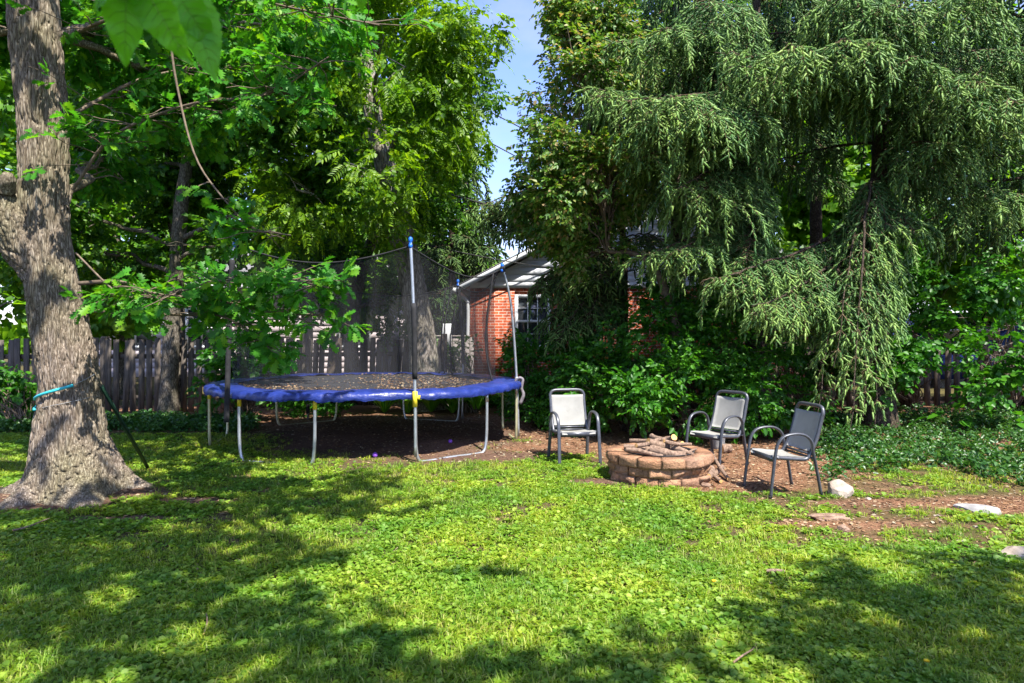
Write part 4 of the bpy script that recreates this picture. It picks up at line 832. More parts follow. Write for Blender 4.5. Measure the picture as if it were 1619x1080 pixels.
def canopy_tree():
    left = cp[:, 0] < 1.6
    shade_tree('tree out of view whose crown shades the right of the lawn', (7.5, -2.0, 0), (6.6, -1.2, 8.5), cp[~left], [])
    t, base = shade_tree('tall tree whose hanging leaves blur across the top left corner', (-4.2, -1.6, 0), (-3.6, .6, 8.6), cp[left], [(-5.5, 3.4, 8.6, 2.0, 1.6, .6, 110)])
    # the large leaves close to the lens
    def fine_leaf():
        n = 22; y = np.linspace(0, 1, n); wd = .26 * np.sin(np.pi * y ** .75) ** .8 * (1 - .25 * y) * (1 + .05 * np.sin(y * 70)); z = -.22 * y * y; V, L, S = [], [], []
        for i in range(n):
            for q in (-1, -.5, 0, .5, 1): V.append((q * wd[i], y[i], z[i] + .10 * abs(q) * wd[i] * 2 + .02 * math.sin(y[i] * 26 + q * 2) * abs(q)))
        for i in range(n - 1):
            for k in range(4): a = i * 5 + k; L += [a, a + 1, a + 6, a + 5]; S.append(4)
        return np.array(V), np.array(L), np.array(S)
    lf = Geo(); tg = Geo(); tg2 = Geo(); big = fine_leaf()
    def hang(px, py, D, ex, ey, s, dy=.0, roll=0):
        a = P(px, py, D); e = P(ex, ey, D + dy); d = nrm(e - a); s0 = np.linalg.norm(e - a) * s; u = nrm(np.array([math.sin(roll), -1, .3])); lf.inst(big, frames(d[None], u[None]), a[None], s0)
        Fm = frames(d[None], u[None])[0]; gr = big[0].reshape(22, 5, 3)
        def W(v): return (Fm @ (v + np.array([0, 0, .004]))) * s0 + a
        tg2.tube([W(gr[i, 2]) for i in range(22)], np.linspace(.0012, .0003, 22), 5)
        for i in range(2, 18, 2):
            for q in (0, 4): m_ = gr[i, 2]; e_ = gr[min(21, i + 3), q]; mid = gr[min(21, i + 1), 1 if q == 0 else 3]; tg2.tube([W(m_), W(mid), W(m_ * .08 + e_ * .92)], [.0006, .0005, .0002], 4)
    hang(205, -60, 1.15, 188, 95, 1, .0, .3); hang(180, -50, 1.15, 235, 45, 1, .02, -.2); hang(225, -30, 1.15, 285, 95, 1, .0, -.4); hang(265, -30, 1.2, 345, 80, 1, .05, .2); hang(290, -20, 1.25, 342, 110, 1, -.02, .5); hang(200, -70, 1.1, 130, 10, 1, .02, .1); hang(570, -60, 1.3, 572, 35, .8, .02, .2)
    tg.tube(smooth([P(570, -160, 1.3), P(400, -140, 1.2), P(260, -60, 1.2), P(190, -60, 1.15)], 12), .003, 5); tg.tube(smooth([P(570, -70, 1.3), P(570, -160, 1.3), (-.5, .8, 2.6), (-1.6, .3, 4.2), (-3.7, .2, 6.8)], 20), np.linspace(.003, .03, 20), 6)
    tg2.build('leaf_veins', M['hosta_leaf'], t, True, base, (0, 0, 0))
    tg.build('hanging_twig', M['twig'], t, True, base, (0, 0, 0)); lf.build('hanging_leaves', M['near_leaf'], t, True, base, (0, 0, 0))
canopy_tree()

# ---------------------------------------------------------------- fences
def fence(label, x0, y0, x1, y1, h, mat, pw=.10, gap=.045, lean=.02, group=None, rails=(.35, 1.15), post_every=2.4, mess=0.0, pointed=False):
    a = np.array([x0, y0]); b = np.array([x1, y1]); L = np.linalg.norm(b - a); ang = math.atan2(b[1] - a[1], b[0] - a[0]); t = thing('picket_fence', label, 'fence', (x0, y0, 0), ang, group)
    np_ = int(round(L / post_every)); xs = np.linspace(0, L, np_ + 1)
    for x in xs:
        g = Geo(); g.box((x - .05, .0, -.1), (x + .05, .10, h + .04)); g.build('post', M[mat], t)
    for z in rails:
        for i in range(np_):
            g = Geo(); g.box((xs[i] + .051, .012, z - .045), (xs[i + 1] - .051, .05, z + .045)); g.build('rail', M[mat], t)
    for i in range(np_):
        g = Geo(); x = xs[i] + .03
        while x < xs[i + 1] - .04:
            hh = h + rng.uniform(-.04, .02) - mess * rng.uniform(0, .25); lo_ = .06 + rng.uniform(-.02, .02); r = rng.normal(0, lean) + mess * rng.uniform(-.05, .3)
            V = [(x, -.022, lo_), (x + pw, -.022, lo_), (x + pw, -.022, hh - (.06 if pointed else 0)), (x + pw / 2, -.022, hh), (x, -.022, hh - (.06 if pointed else 0))]
            W = np.array(V + [(p[0], -.002, p[2]) for p in V]); c, s = math.cos(r), math.sin(r); pv = np.array([x + pw / 2, 0, lo_]); W = (W - pv) @ np.array([[c, 0, s], [0, 1, 0], [-s, 0, c]]).T + pv
            W[:, 1] += rng.uniform(-.006, 0)
            g.add(W, [0, 1, 2, 3, 4, 9, 8, 7, 6, 5, 0, 5, 6, 1, 1, 6, 7, 2, 2, 7, 8, 3, 3, 8, 9, 4, 4, 9, 5, 0], [5, 5, 4, 4, 4, 4, 4]); x += pw + gap + rng.uniform(-.015, .02)
        g.build('picket_panel', M[mat], t)
    return t
fence('weathered grey picket fence running behind the oak and slender tree', -12.5, 12.9, -5.6, 13.4, 1.5, 'fence', .105, .05, .015)
fence('brown picket fence with leaning loose pickets behind the trampoline', -5.5, 13.9, -1.5, 15.3, 1.55, 'fence_dark', .115, .018, .035, mess=.3, post_every=2.0)
fence('dark rustic picket fence at the right under the spruce', 5.0, 14.2, 13.0, 14.0, 1.45, 'fence_dark', .12, .09, .04, post_every=2.3, rails=(.25, 1.2))
def board_fence():
    t = thing('board_fence', 'sunlit grey board fence between the walnut trunk and the downspout', 'fence', (-3.2, 17.2, 0)); g = Geo(); x = 0
    while x < 2.1: g.box((x, 0, .04), (x + .135, .02, 1.50 + rng.uniform(-.01, .01))); x += .142
    g.build('board_panel', M['fence_grey'], t); g = Geo(); g.box((-.02, -.025, 1.512), (2.15, .05, 1.55)); g.build('cap_rail', M['fence_grey'], t)
    for x in (-.1, 1.0, 2.13): g = Geo(); g.box((x, .021, -.05), (x + .1, .12, 1.50)); g.build('post', M['fence_grey'], t)
board_fence()
def white_panel():
    c = P(706, 527, 16.9); t = thing('white_board', 'upright white board standing before the grey board fence', 'board', (c[0], 16.9, 0)); g = Geo()
    V = []
    g.box((-.12, 0, 1.22), (.12, .03, 1.84)); g.build('panel', M['white_paint'], t); g = Geo(); g.box((-.03, .032, 0), (.03, .07, 1.6)); g.build('stake', M['fence_grey'], t)
white_panel()

# ---------------------------------------------------------------- brick house
def house():
    y0 = 18.0; x0, x1 = -1.10, 8.5; ze = 2.82; xm = (x0 + x1) / 2; t = thing('brick_house', 'red brick house with white sided gable behind the drooping spruce', 'house', (x0, y0, 0)); depth = 9
    sl = .52; W = x1 - x0; zp = ze + sl * W / 2
    wx0, wx1, wz0, wz1 = 1.17, 2.12, 1.22, 2.62
    def wall(name, pieces, mat):
        g = Geo()
        for lo, hi in pieces: g.box(lo, hi)
        return g.build(name, M[mat], t)
    wall('brick_wall', [((0, 0, -.1), (wx0, .2, ze)), ((wx1, 0, -.1), (W, .2, ze)), ((wx0, 0, -.1), (wx1, .2, wz0)), ((wx0, 0, wz1), (wx1, .2, ze)), ((0, .2, -.1), (.2, depth, ze)), ((W - .2, .2, -.1), (W, depth, ze))], 'brick')
    g = Geo(); n = int((zp - ze) / .19)      # lap siding courses of the gable
    for i in range(n + 1):
        za = ze + .12 + i * .19; zb = za + .19; xa = (za - ze) / sl + .05; xb = W - xa
        if xb - xa < .3: break
        xa2 = (zb - ze) / sl + .05; g.add([(xa, -.035, za), (xb, -.035, za), (W - xa2, -.027, zb), (xa2, -.027, zb), (xa, .05, za), (xb, .05, za), (W - xa2, .05, zb), (xa2, .05, zb)], [0, 1, 2, 3, 7, 6, 5, 4, 0, 4, 5, 1, 1, 5, 6, 2, 2, 6, 7, 3, 3, 7, 4, 0], [4] * 6)
    g.build('gable_siding', M['siding'], t); wall('frieze_board', [((.0, -.045, ze - .02), (W, .06, ze + .118))], 'white_paint')
    ov, oe = .30, .35
    rf = Geo()
    for sgn in (1, -1):
        def X(u): return u if sgn > 0 else W - u
        a0, a1 = -oe, W / 2; z0, z1 = ze + .06 - sl * oe, ze + .06 + sl * W / 2
        V = [(X(a0), -ov, z0 + .14), (X(a1), -ov, z1 + .14), (X(a1), depth, z1 + .14), (X(a0), depth, z0 + .14), (X(a0), -ov, z0 + .10), (X(a1), -ov, z1 + .10), (X(a1), depth, z1 + .10), (X(a0), depth, z0 + .10)]
        rf.add(V, [0, 1, 2, 3, 7, 6, 5, 4, 0, 4, 5, 1, 1, 5, 6, 2, 2, 6, 7, 3, 3, 7, 4, 0], [4] * 6)
    r = rf.build('roof', M['shingle'], t)
    for sgn in (1, -1):
        def X(u): return u if sgn > 0 else W - u
        a0, a1 = -oe, W / 2; z0, z1 = ze + .06 - sl * oe, ze + .06 + sl * W / 2; g = Geo()
        g.add([(X(a0), -ov - .02, z0 + .095), (X(a1), -ov - .02, z1 + .095), (X(a1), -ov - .02, z1 - .05), (X(a0), -ov - .02, z0 - .05), (X(a0), -ov + .01, z0 + .095), (X(a1), -ov + .01, z1 + .095), (X(a1), -ov + .01, z1 - .05), (X(a0), -ov + .01, z0 - .05)], [0, 1, 2, 3, 7, 6, 5, 4, 0, 4, 5, 1, 1, 5, 6, 2, 2, 6, 7, 3, 3, 7, 4, 0], [4] * 6)
        g.add([(X(a0), -ov + .012, z0 - .01), (X(a1), -ov + .012, z1 - .01), (X(a1), .0, z1 - .01), (X(a0), .0, z0 - .01), (X(a0), -ov + .012, z0 + .02), (X(a1), -ov + .012, z1 + .02), (X(a1), .0, z1 + .02), (X(a0), .0, z0 + .02)], [0, 1, 2, 3, 7, 6, 5, 4, 0, 4, 5, 1, 1, 5, 6, 2, 2, 6, 7, 3, 3, 7, 4, 0], [4] * 6)
        g.build('rake_board', M['white_paint'], r)
    g = Geo(); g.box((-oe - .10, -ov - .02, ze - .16), (-oe - .005, depth, ze - .04)); g.build('gutter', M['white_paint'], t)
    g = Geo(); g.tube(smooth([(-oe + .02, -.05, ze - .22), (-.12, -.05, ze - .32), (-.06, -.05, ze - .5), (-.06, -.05, ze - 1.2), (-.10, -.05, .15)], 18), .045, 8); g.build('downspout', M['white_paint'], t, True)
    g = Geo()
    for lo, hi in (((wx0 - .0, -.02, wz0), (wx0 + .09, .08, wz1)), ((wx1 - .09, -.02, wz0), (wx1, .08, wz1)), ((wx0 + .09, -.02, wz1 - .09), (wx1 - .09, .08, wz1)), ((wx0 + .09, -.03, wz0), (wx1 - .09, .08, wz0 + .07)), ((wx0 + .09, .0, (wz0 + wz1) / 2 - .03), (wx1 - .09, .07, (wz0 + wz1) / 2 + .03))): g.box(lo, hi)
    wdo = g.build('window_frame', M['white_paint'], t); g = Geo()
    for i in (1, 2): x = wx0 + .09 + (wx1 - wx0 - .18) * i / 3; g.box((x - .012, .022, wz0 + .07), (x + .012, .045, wz1 - .09))
    for z in (wz0 + .36, wz1 - .36): g.box((wx0 + .09, .0235, z - .012), (wx1 - .09, .0435, z + .012))
    g.build('muntins', M['white_paint'], wdo); g = Geo(); g.box((wx0 + .05, .05, wz0 + .05), (wx1 - .05, .06, wz1 - .05)); g.build('pane', M['glass'], wdo)
house()
def pale_house():
    y0 = 25.0; x0, x1 = -17.0, -4.4; t = thing('neighbouring_house', 'pale pink sided house with white windows beyond the picket fence', 'house', (x0, y0, 0)); W = x1 - x0; ze = 3.4; g = Geo()
    g.box((0, 0, -.1), (W, 7, ze)); 
    for i in range(15): g.box((0, -.006, .1 + i * .22), (W, -.001, .312 + i * .22))
    g.build('wall', M['pink_siding'], t)
    g = Geo(); g.add([(-.4, -.5, ze - .05), (W + .4, -.5, ze - .05), (W - 2, 3.5, ze + 2.1), (2, 3.5, ze + 2.1), (-.4, 7.5, ze - .05), (W + .4, 7.5, ze - .05)], [0, 1, 2, 3, 5, 4, 3, 2, 4, 0, 3, 1, 5, 2, 1, 0, 4, 5], [4, 4, 3, 3, 4]); g.build('roof', M['pale_roof'], t)
    g = Geo(); g.box((-.4, -.53, ze - .2), (W + .4, -.505, ze - .04)); g.build('fascia', M['white_paint'], t)
    for px in (320, 215, 560):
        c = P(px, 512, y0)[0] - x0; wz = 1.05; g = Geo()
        for a, b_ in (((c - .62, -.06, wz), (c - .5, -.013, wz + 1.5)), ((c + .5, -.06, wz), (c + .62, -.013, wz + 1.5)), ((c - .5, -.06, wz + 1.4), (c + .5, -.013, wz + 1.5)), ((c - .5, -.06, wz), (c + .5, -.013, wz + .1)), ((c - .03, -.055, wz + .1), (c + .03, -.014, wz + 1.4)), ((c - .5, -.05, wz + .72), (c - .03, -.015, wz + .77)), ((c + .03, -.05, wz + .72), (c + .5, -.015, wz + .77))): g.box(a, b_)
        wdo = g.build('window_frame', M['white_paint'], t); g = Geo(); g.box((c - .5, -.03, wz + .1), (c + .5, -.018, wz + 1.4)); g.build('pane', M['glass'], wdo)
pale_house()
def car():
    y = 19.5; c = P(1500, 500, y)[0]; t = thing('parked_car', 'dark blue car roof showing over the right hand fence', 'car', (c, y, 0)); 
    side = [(-2.2, .35), (-2.25, .8), (-2.0, 1.25), (-1.55, 1.32), (-.9, 2.15), (.9, 2.2), (1.6, 2.15), (2.15, 1.4), (2.25, .9), (2.2, .35)]
    def prism(pts, y0, y1, name, mat, par, ins=0):
        g = Geo(); k = len(pts); V = [(x, y0, z) for x, z in pts] + [(x, y1, z) for x, z in pts]; L = list(range(k)) + list(range(k, 2 * k))[::-1]; S = [k, k]
        for i in range(k): L += [i, i + k, (i + 1) % k + k, (i + 1) % k]; S.append(4)
        g.add(V, L, S); return g.build(name, M[mat], par)
    b = prism(side, -.85, .85, 'body', 'car_paint', t)
    for xx in ((-1.05, -.1), (.0, .85)): prism([(xx[0] - .2, 1.42), (xx[1], 1.42), (xx[1], 1.98), (xx[0] + .15, 1.98)], -.862, -.851, 'window', 'glass', t)
    for x in (-1.4, 1.4):
        for yy in (-.78, .78):
            g = Geo(); a = np.linspace(0, 6.283, 20, endpoint=False); V = [(x + .36 * math.cos(q), yy + d, .36 + .36 * math.sin(q)) for d in (-.12, .12) for q in a]; L = list(range(20)) + list(range(20, 40))[::-1]; S = [20, 20]
            for i in range(20): L += [i, i + 20, (i + 1) % 20 + 20, (i + 1) % 20]; S.append(4)
            g.add(V, L, S); g.build('wheel', M['rubber'], t)
car()
# overhead wires
for (a, b_, r, lb) in ((P(560, 62, 19), P(1040, 305, 22), .018, 'upper thin wire crossing the sky gap'), (P(560, 105, 19), P(1040, 360, 22), .018, 'lower thin wire crossing the sky gap'), (P(420, 215, 17), P(960, 372, 19), .026, 'thick cable crossing low in the sky gap'), (P(520, 345, 16), P(880, 425, 18), .014, 'wire running to the brick house behind the near net pole')):
    u = np.linspace(0, 1, 20)[:, None]; p = a + (b_ - a) * u; p[:, 2] -= .25 * 4 * (u * (1 - u))[:, 0] * .5; g = Geo(); g.tube(p, r, 5); tag(g.build('overhead_wire', M['rubber'], None, True, a), lb, 'wire', 'overhead wires')

# ---------------------------------------------------------------- trampoline
def trampoline():
    c0 = np.array([-2.2, 10.57]); Rr = 2.30; hf = .83
    t = thing('trampoline', 'round trampoline with blue pad, black net and steel legs', 'trampoline', (c0[0], c0[1], 0))
    A = lambda d: R(d)
    def pol(a, r, z): return np.array([r * math.cos(a), r * math.sin(a), z])
    # frame ring
    a = np.linspace(0, 2 * np.pi, 97); g = Geo(); g.tube([pol(q, Rr - .03, hf) for q in a], .024, 8, cap=False); g.build('frame_ring', M['metal'], t, True)
    # legs: six U shapes
    for (d0, d1) in ((-124, -95), (-64, -35), (-156, 176), (146, 117), (86, 57), (26, -3)):
        d0_, d1_ = (d0, d1) if d0 != -156 else (-156, -184)
        g = Geo(); pa, pb = pol(A(d0_), Rr - .03, 0), pol(A(d1_), Rr - .03, 0); m = (pa + pb) / 2; za = gz(*(c0 + pa[:2])) ; zb = gz(*(c0 + pb[:2])); zl = min(za, zb) - .03
        ia = pa * .965 + .035 * pb; ib = pb * .965 + .035 * pa; top = np.array([0, 0, hf - .02])
        e = nrm(pb - pa)
        pts = [pa + top, pa + np.array([0, 0, .45]), pa + np.array([0, 0, .16]) + e * .01, pa + e * .05 + np.array([0, 0, .05 + zl]), pa + e * .16 + np.array([0, 0, zl + .02]), m + np.array([0, 0, zl + .025]), pb - e * .16 + np.array([0, 0, zl + .02]), pb - e * .05 + np.array([0, 0, .05 + zl]), pb + np.array([0, 0, .16]) - e * .01, pb + np.array([0, 0, .45]), pb + top]
        g.tube(smooth(pts, 60), .021, 10); lg = g.build('leg', M['old_steel'] if d0 in (-156, 146, 26) else M['metal'], t, True)
        for p in (pa, pb): g = Geo(); g.tube([p + np.array([0, 0, hf - .16]), p + np.array([0, 0, hf - .03])], .025, 10); g.build('leg_socket', M['yellow'] if d0 in (-124, -156, 146) else M['metal'], lg, True)
    # jumping mat
    g = Geo(); k = 96; rs_ = np.linspace(0, 1.93, 14); V = [(0, 0, hf - .035)]; 
    for r in rs_[1:]:
        for q in range(k):
            an = q * 2 * np.pi / k; V.append((r * math.cos(an), r * math.sin(an), hf + .02 - .06 * (1 - (r / 1.93) ** 2)))
    L, S = [], []
    for q in range(k): L += [0, 1 + q, 1 + (q + 1) % k]; S.append(3)
    for i in range(12):
        for q in range(k): b = 1 + i * k; L += [b + q, b + k + q, b + k + (q + 1) % k, b + (q + 1) % k]; S.append(4)
    g.add(V, L, S); g.build('jumping_mat', M['mat'], t, True)
    # pad in six sections
    n = 720; prof = [(1.90, .030), (1.96, .040), (2.06, .044), (2.16, .044), (2.26, .038), (2.325, .022), (2.342, -.01), (2.345, -.045), (2.338, -.066)]
    an = np.linspace(0, 2 * np.pi, n, endpoint=False); V = np.zeros((len(prof), n, 3))
    sec = (an / (2 * np.pi) * 12) % 1; sc_ = np.abs(np.sin(np.pi * sec)) ** .6
    wr = fbm(np.stack([np.cos(an) * 14, np.sin(an) * 14, 0 * an], -1), 3, 4) - .5; wr2 = fbm(np.stack([np.cos(an) * 34, np.sin(an) * 34, 0 * an], -1), 13, 3) - .5
    for i, (r, z) in enumerate(prof):
        f = i / (len(prof) - 1); wv = vn(np.stack([np.cos(an) * 16 + i * .6, np.sin(an) * 16, 0 * an + i * .5], -1), 7) - .5
        rr = r + wr * .035 * (1 if i < 2 or i > 5 else .3) + (wr2 * .012 if i > 5 else 0) - (.04 * (1 - sc_) if i < 2 else 0); zz = hf + z + wv * .03 + wr * .02 + .010 * sc_ - (.03 * (wr + wr2) if i > 6 else 0) + .03 * (vn(np.stack([np.cos(an) * 2.5, np.sin(an) * 2.5, 0 * an], -1), 17) - .5)
        V[i, :, 0] = rr * np.cos(an); V[i, :, 1] = rr * np.sin(an); V[i, :, 2] = zz
    i = np.arange(len(prof) - 1)[:, None] * n; j = np.arange(n)[None, :]; q = np.stack([i + j, i + n + j, i + n + (j + 1) % n, i + (j + 1) % n], -1).reshape(-1)
    g = Geo(); g.add(V.reshape(-1, 3), q, [4] * ((len(prof) - 1) * n)); g.build('safety_pad', M['pad'], t, True)
    # poles
    def loc(p): return np.array([p[0] - c0[0], p[1] - c0[1], p[2]])
    def pole(pts, foam=None, cap=True, bracket=True, r=.02):
        p = smooth([loc(q) for q in pts], 30); g = Geo(); g.tube(p, r, 10); o = g.build('net_pole', M['metal'], t, True)
        if cap:
            g = Geo(); e = p[0]; g.tube([e + np.array([0, 0, -.09]), e + np.array([0, 0, -.05]), e + np.array([0, 0, -.045]), e + np.array([0, 0, -.01]), e, e + np.array([0, 0, .035]), e + np.array([0, 0, .05])], [.023, .026, .021, .021, .028, .025, .01], 12); g.build('pole_cap', M['blue'], o, True)
        if foam is not None:
            i0, i1 = foam; g = Geo(); g.tube(p[i0:i1], r + .013, 10); g.build('foam_sleeve', M['foam'], o, True)
        return p
    yp = 8.42
    p1 = pole([P(649, 381, yp), P(652, 440, yp), P(655, 520, yp), P(656, 610, yp), P(657, 722, yp)], (11, 22))
    p2 = pole([P(371, 380, 8.75), P(366, 430, 8.75), P(362, 530, 8.7), P(360, 600, 8.65), P(358, 668, 8.6)], (5, 30))
    p3 = pole([P(794, 421, 10.35), P(803, 455, 10.4), P(810, 500, 10.45), P(817, 600, 10.5), P(820, 690, 10.5)], (0, 3))
    p4 = pole([P(724, 446, 12.5), P(729, 500, 12.5), P(732, 560, 12.55), P(731, 662, 12.6)], (2, 22))
    p5 = pole([P(487, 440, 12.7), P(486, 520, 12.7), P(487, 664, 12.8)], (1, 29))
    for p, zz in ((p1, hf - .05), (p3, hf - .02)):
        k = np.argmin(np.abs(p[:, 2] - zz)); q = p[k]; g = Geo(); g.tube([q + np.array([0, 0, .07]), q - np.array([0, 0, .12])], .031, 8); g.box(q + np.array([.0, -.02, -.03]), q + np.array([.06, .06, .02])); g.build('pole_bracket', M['yellow'] if p is p1 else M['metal'], t)
    # net: closed curtain just inside the poles, top edge slung from cap to cap
    tops = [(math.atan2(p[0][1], p[0][0]), p[0]) for p in (p2, p1, p3, p4, p5)]   # order round the circle
    angs = [q[0] for q in tops]; angs = [angs[0]] + [x if x > angs[0] else x + 2 * np.pi for x in angs[1:]]
    n = 300; rows = 26; V = np.zeros((rows, n + 1, 3)); aa = np.linspace(angs[0], angs[0] + 2 * np.pi, n + 1)
    topp = np.zeros((n + 1, 3)); ks = angs + [angs[0] + 2 * np.pi]; tp = [q[1] for q in tops] + [tops[0][1]]
    for i_, x in enumerate(aa):
        for k in range(5):
            if ks[k] <= x <= ks[k + 1] + 1e-9:
                u = (x - ks[k]) / (ks[k + 1] - ks[k]); ra = np.linalg.norm(tp[k][:2]) ; rb = np.linalg.norm(tp[k + 1][:2]); s = 4 * u * (1 - u); rr = (ra * (1 - u) + rb * u) - .05 - .42 * s * .6
                topp[i_] = (rr * math.cos(x), rr * math.sin(x), tp[k][2] * (1 - u) + tp[k + 1][2] * u - .06 - .22 * s); break
    for r_ in range(rows):
        v = r_ / (rows - 1); rb = 1.95; bot = np.stack([rb * np.cos(aa), rb * np.sin(aa), np.full(n + 1, hf + .04)], -1); wv = .06 * np.sin(np.pi * v) * (np.sin(aa * 23 + v * 2) + .6 * np.sin(aa * 41 + 1)); q = topp * (1 - v) + bot * v
        V[r_] = q + np.stack([np.cos(aa), np.sin(aa), 0 * aa], -1) * (wv - .10 * np.sin(np.pi * v))[:, None]
    i = np.arange(rows - 1)[:, None] * (n + 1); j = np.arange(n)[None, :]; q = np.stack([i + j, i + j + 1, i + n + 1 + j + 1, i + n + 1 + j], -1).reshape(-1)
    g = Geo(); g.add(V.reshape(-1, 3), q, [4] * ((rows - 1) * n)); net = g.build('safety_net', M['net'], t, True)
    g = Geo(); g.tube(topp, .010, 5, cap=False); g.build('top_hem', M['foam'], net, True)
    g = Geo()   # door edge and bunched straps
    e = int(n * (angs[2] - angs[0]) / (2 * np.pi)) - 4; g.tube(V[:, e], .016, 6); e2 = int(n * (angs[3] - angs[0]) / (2 * np.pi)) + 2
    for dx in (0, 3, -4): g.tube(V[:, e2 + dx] + rng.uniform(-.01, .01, (rows, 3)), .014, 5)
    g.build('net_seam', M['foam'], net, True)
    # strap tied at the right pole
    g = Geo(); k = np.argmin(np.abs(p3[:, 2] - .9)); q = p3[k]; g.tube(smooth([q + np.array([-.03, -.03, .0]), q + np.array([.03, -.04, .06]), q + np.array([.09, -.03, .03]), q + np.array([.07, -.03, -.1]), q + np.array([.1, -.03, -.2]), q + np.array([.05, -.03, -.34])], 24), np.linspace(.02, .028, 24), 6); g.build('strap', M['grey_cloth'], t, True)
    # dry leaves lying on the mat
    n = 3800; a = rng.uniform(0, 2 * np.pi, n); r = 1.9 * np.sqrt(rng.uniform(0, 1, n)); x = r * np.cos(a); y = r * np.sin(a); nz = n2(x + 5, y, 1.2, 41); keep = (nz + .16 * x / 2 - .05 * y > .44) | (rng.uniform(0, 1, n) < .12); x, y = x[keep], y[keep]; n = len(x)
    g = Geo(); p = np.stack([x + c0[0], y + c0[1], hf + .026 - .06 * (1 - (np.hypot(x, y) / 1.93) ** 2) + rng.uniform(0, .012, n)], -1); g.inst(leaf_simple(.3, .15, -.15), frames(rand_dirs(n, -.2, .2), nrm(np.array([0, 0, 1.]) + .5 * rand_dirs(n))), p, rng.uniform(.02, .05, n)); tag(g.build('dry_leaves', M['litter']), kind='stuff')
trampoline()

# ---------------------------------------------------------------- chairs
def make_chair():
    t = thing('patio_chair', '', 'chair'); Wd = .26
    # local: +y is the direction the sitter faces; origin at the middle of the feet
    for s in (-1, 1):
        x = s * Wd; g = Geo()
        pts = [(x, .27, 0), (x * .99, .245, .2), (x * .98, .215, .42), (x * .99, .185, .53), (x, .12, .595), (x, .0, .615), (x, -.10, .595), (x, -.165, .53), (x * .98, -.185, .42), (x * .97, -.215, .3), (x, -.27, 0)]
        g.tube(smooth(pts, 60), .022, 12, flat=.62, up=(0, 1, 0.01)); lg = g.build('arm_and_legs', M['chair_metal'], t, True)
        for y in (.27, -.27): g = Geo(); g.tube([(x, y, -.004), (x, y, .022)], .0185, 10); g.build('foot_cap', M['rubber'], lg, True)
    bw = .225
    def back(z): return -.165 - (z - .36) * .30 - .02 * math.sin((z - .36) / .52 * 3.1)
    g = Geo(); zt = .865
    loop = [(-bw, .20, .385), (-bw, .0, .365), (-bw, -.12, .36), (-bw, -.165, .40), (-bw, back(.55), .55), (-bw, back(.75), .75), (-bw, back(zt - .05), zt - .05), (-bw + .05, back(zt), zt), (0, back(zt), zt + .006), (bw - .05, back(zt), zt), (bw, back(zt - .05), zt - .05), (bw, back(.75), .75), (bw, back(.55), .55), (bw, -.165, .40), (bw, -.12, .36), (bw, .0, .365), (bw, .20, .385)]
    g.tube(smooth(loop, 130), .0195, 10); g.build('frame', M['chair_metal'], t, True)
    g = Geo(); g.tube([(-bw, .20, .375), (bw, .20, .375)], .013, 8); g.tube([(-Wd, -.19, .37), (Wd, -.19, .37)], .012, 8); g.tube([(-bw, back(.40) + .0, .405), (bw, back(.40), .405)], .012, 8)
    g.box((-bw, .202, .335), (bw, .214, .392)); 
    for s in (-1, 1): g.tube([(s * bw, .15, .375), (s * Wd, .20, .385)], .011, 6)
    g.build('crossbars', M['chair_metal'], t, True)
    def sheet(rows, name, th=.006):
        V = []; m = 9
        for (y, z, hw, ny, nz) in rows:
            for i in range(m):
                u = i / (m - 1) * 2 - 1; dip = .016 * (1 - u * u); V.append((u * hw, y - ny * dip, z - nz * dip))
        n0 = len(V); V += [(x, y - rows[i // m][3] * th, z - rows[i // m][4] * th) for i, (x, y, z) in enumerate(V)]; k = len(rows); L, S = [], []
        for r in range(k - 1):
            for i in range(m - 1):
                a = r * m + i; L += [a, a + 1, a + m + 1, a + m]; S.append(4); b = a + n0; L += [b + m, b + m + 1, b + 1, b]; S.append(4)
        for r in range(k - 1):
            for i in (0, m - 1): a = r * m + i; L += [a, a + m, a + m + n0, a + n0]; S.append(4)
        for i in range(m - 1):
            for r in (0, k - 1): a = r * m + i; L += [a, a + 1, a + 1 + n0, a + n0]; S.append(4)
        g = Geo(); g.add(V, L, S); return g.build(name, M['sling'], t, True)
    hw = bw - .012
    sheet([(back(z) + .014, z, hw, 1, .3) for z in np.linspace(.43, zt - .055, 12)], 'back_sling')
    sheet([(.222, .365, hw, .9, .3), (.218, .385, hw, .5, .8), (.20, .400, hw, 0, 1), (.12, .398, hw, 0, 1), (.04, .386, hw, 0, 1), (-.05, .380, hw, 0, 1), (-.13, .380, hw, 0, 1)], 'seat_sling')
    return t
ch0 = make_chair()
for i, (x, y, fx, fy, lb) in enumerate(((.78, 8.62, .20, -.98, 'pale sling patio chair left of the fire pit, facing the camera'), (2.50, 8.38, -.82, -.57, 'pale sling patio chair right behind the fire pit with branch shadow on its back'), (2.73, 6.92, -.98, -.16, 'grey looking sling patio chair turned sideways, the nearest to the white rock'))):
    o = ch0 if i == 0 else copy_tree(ch0); o.location = (x, y, gz(x, y) + .004); o.rotation_euler = (0, 0, math.atan2(fy, fx) - math.pi / 2); tag(o, lb, 'chair', 'patio chairs round the fire pit')

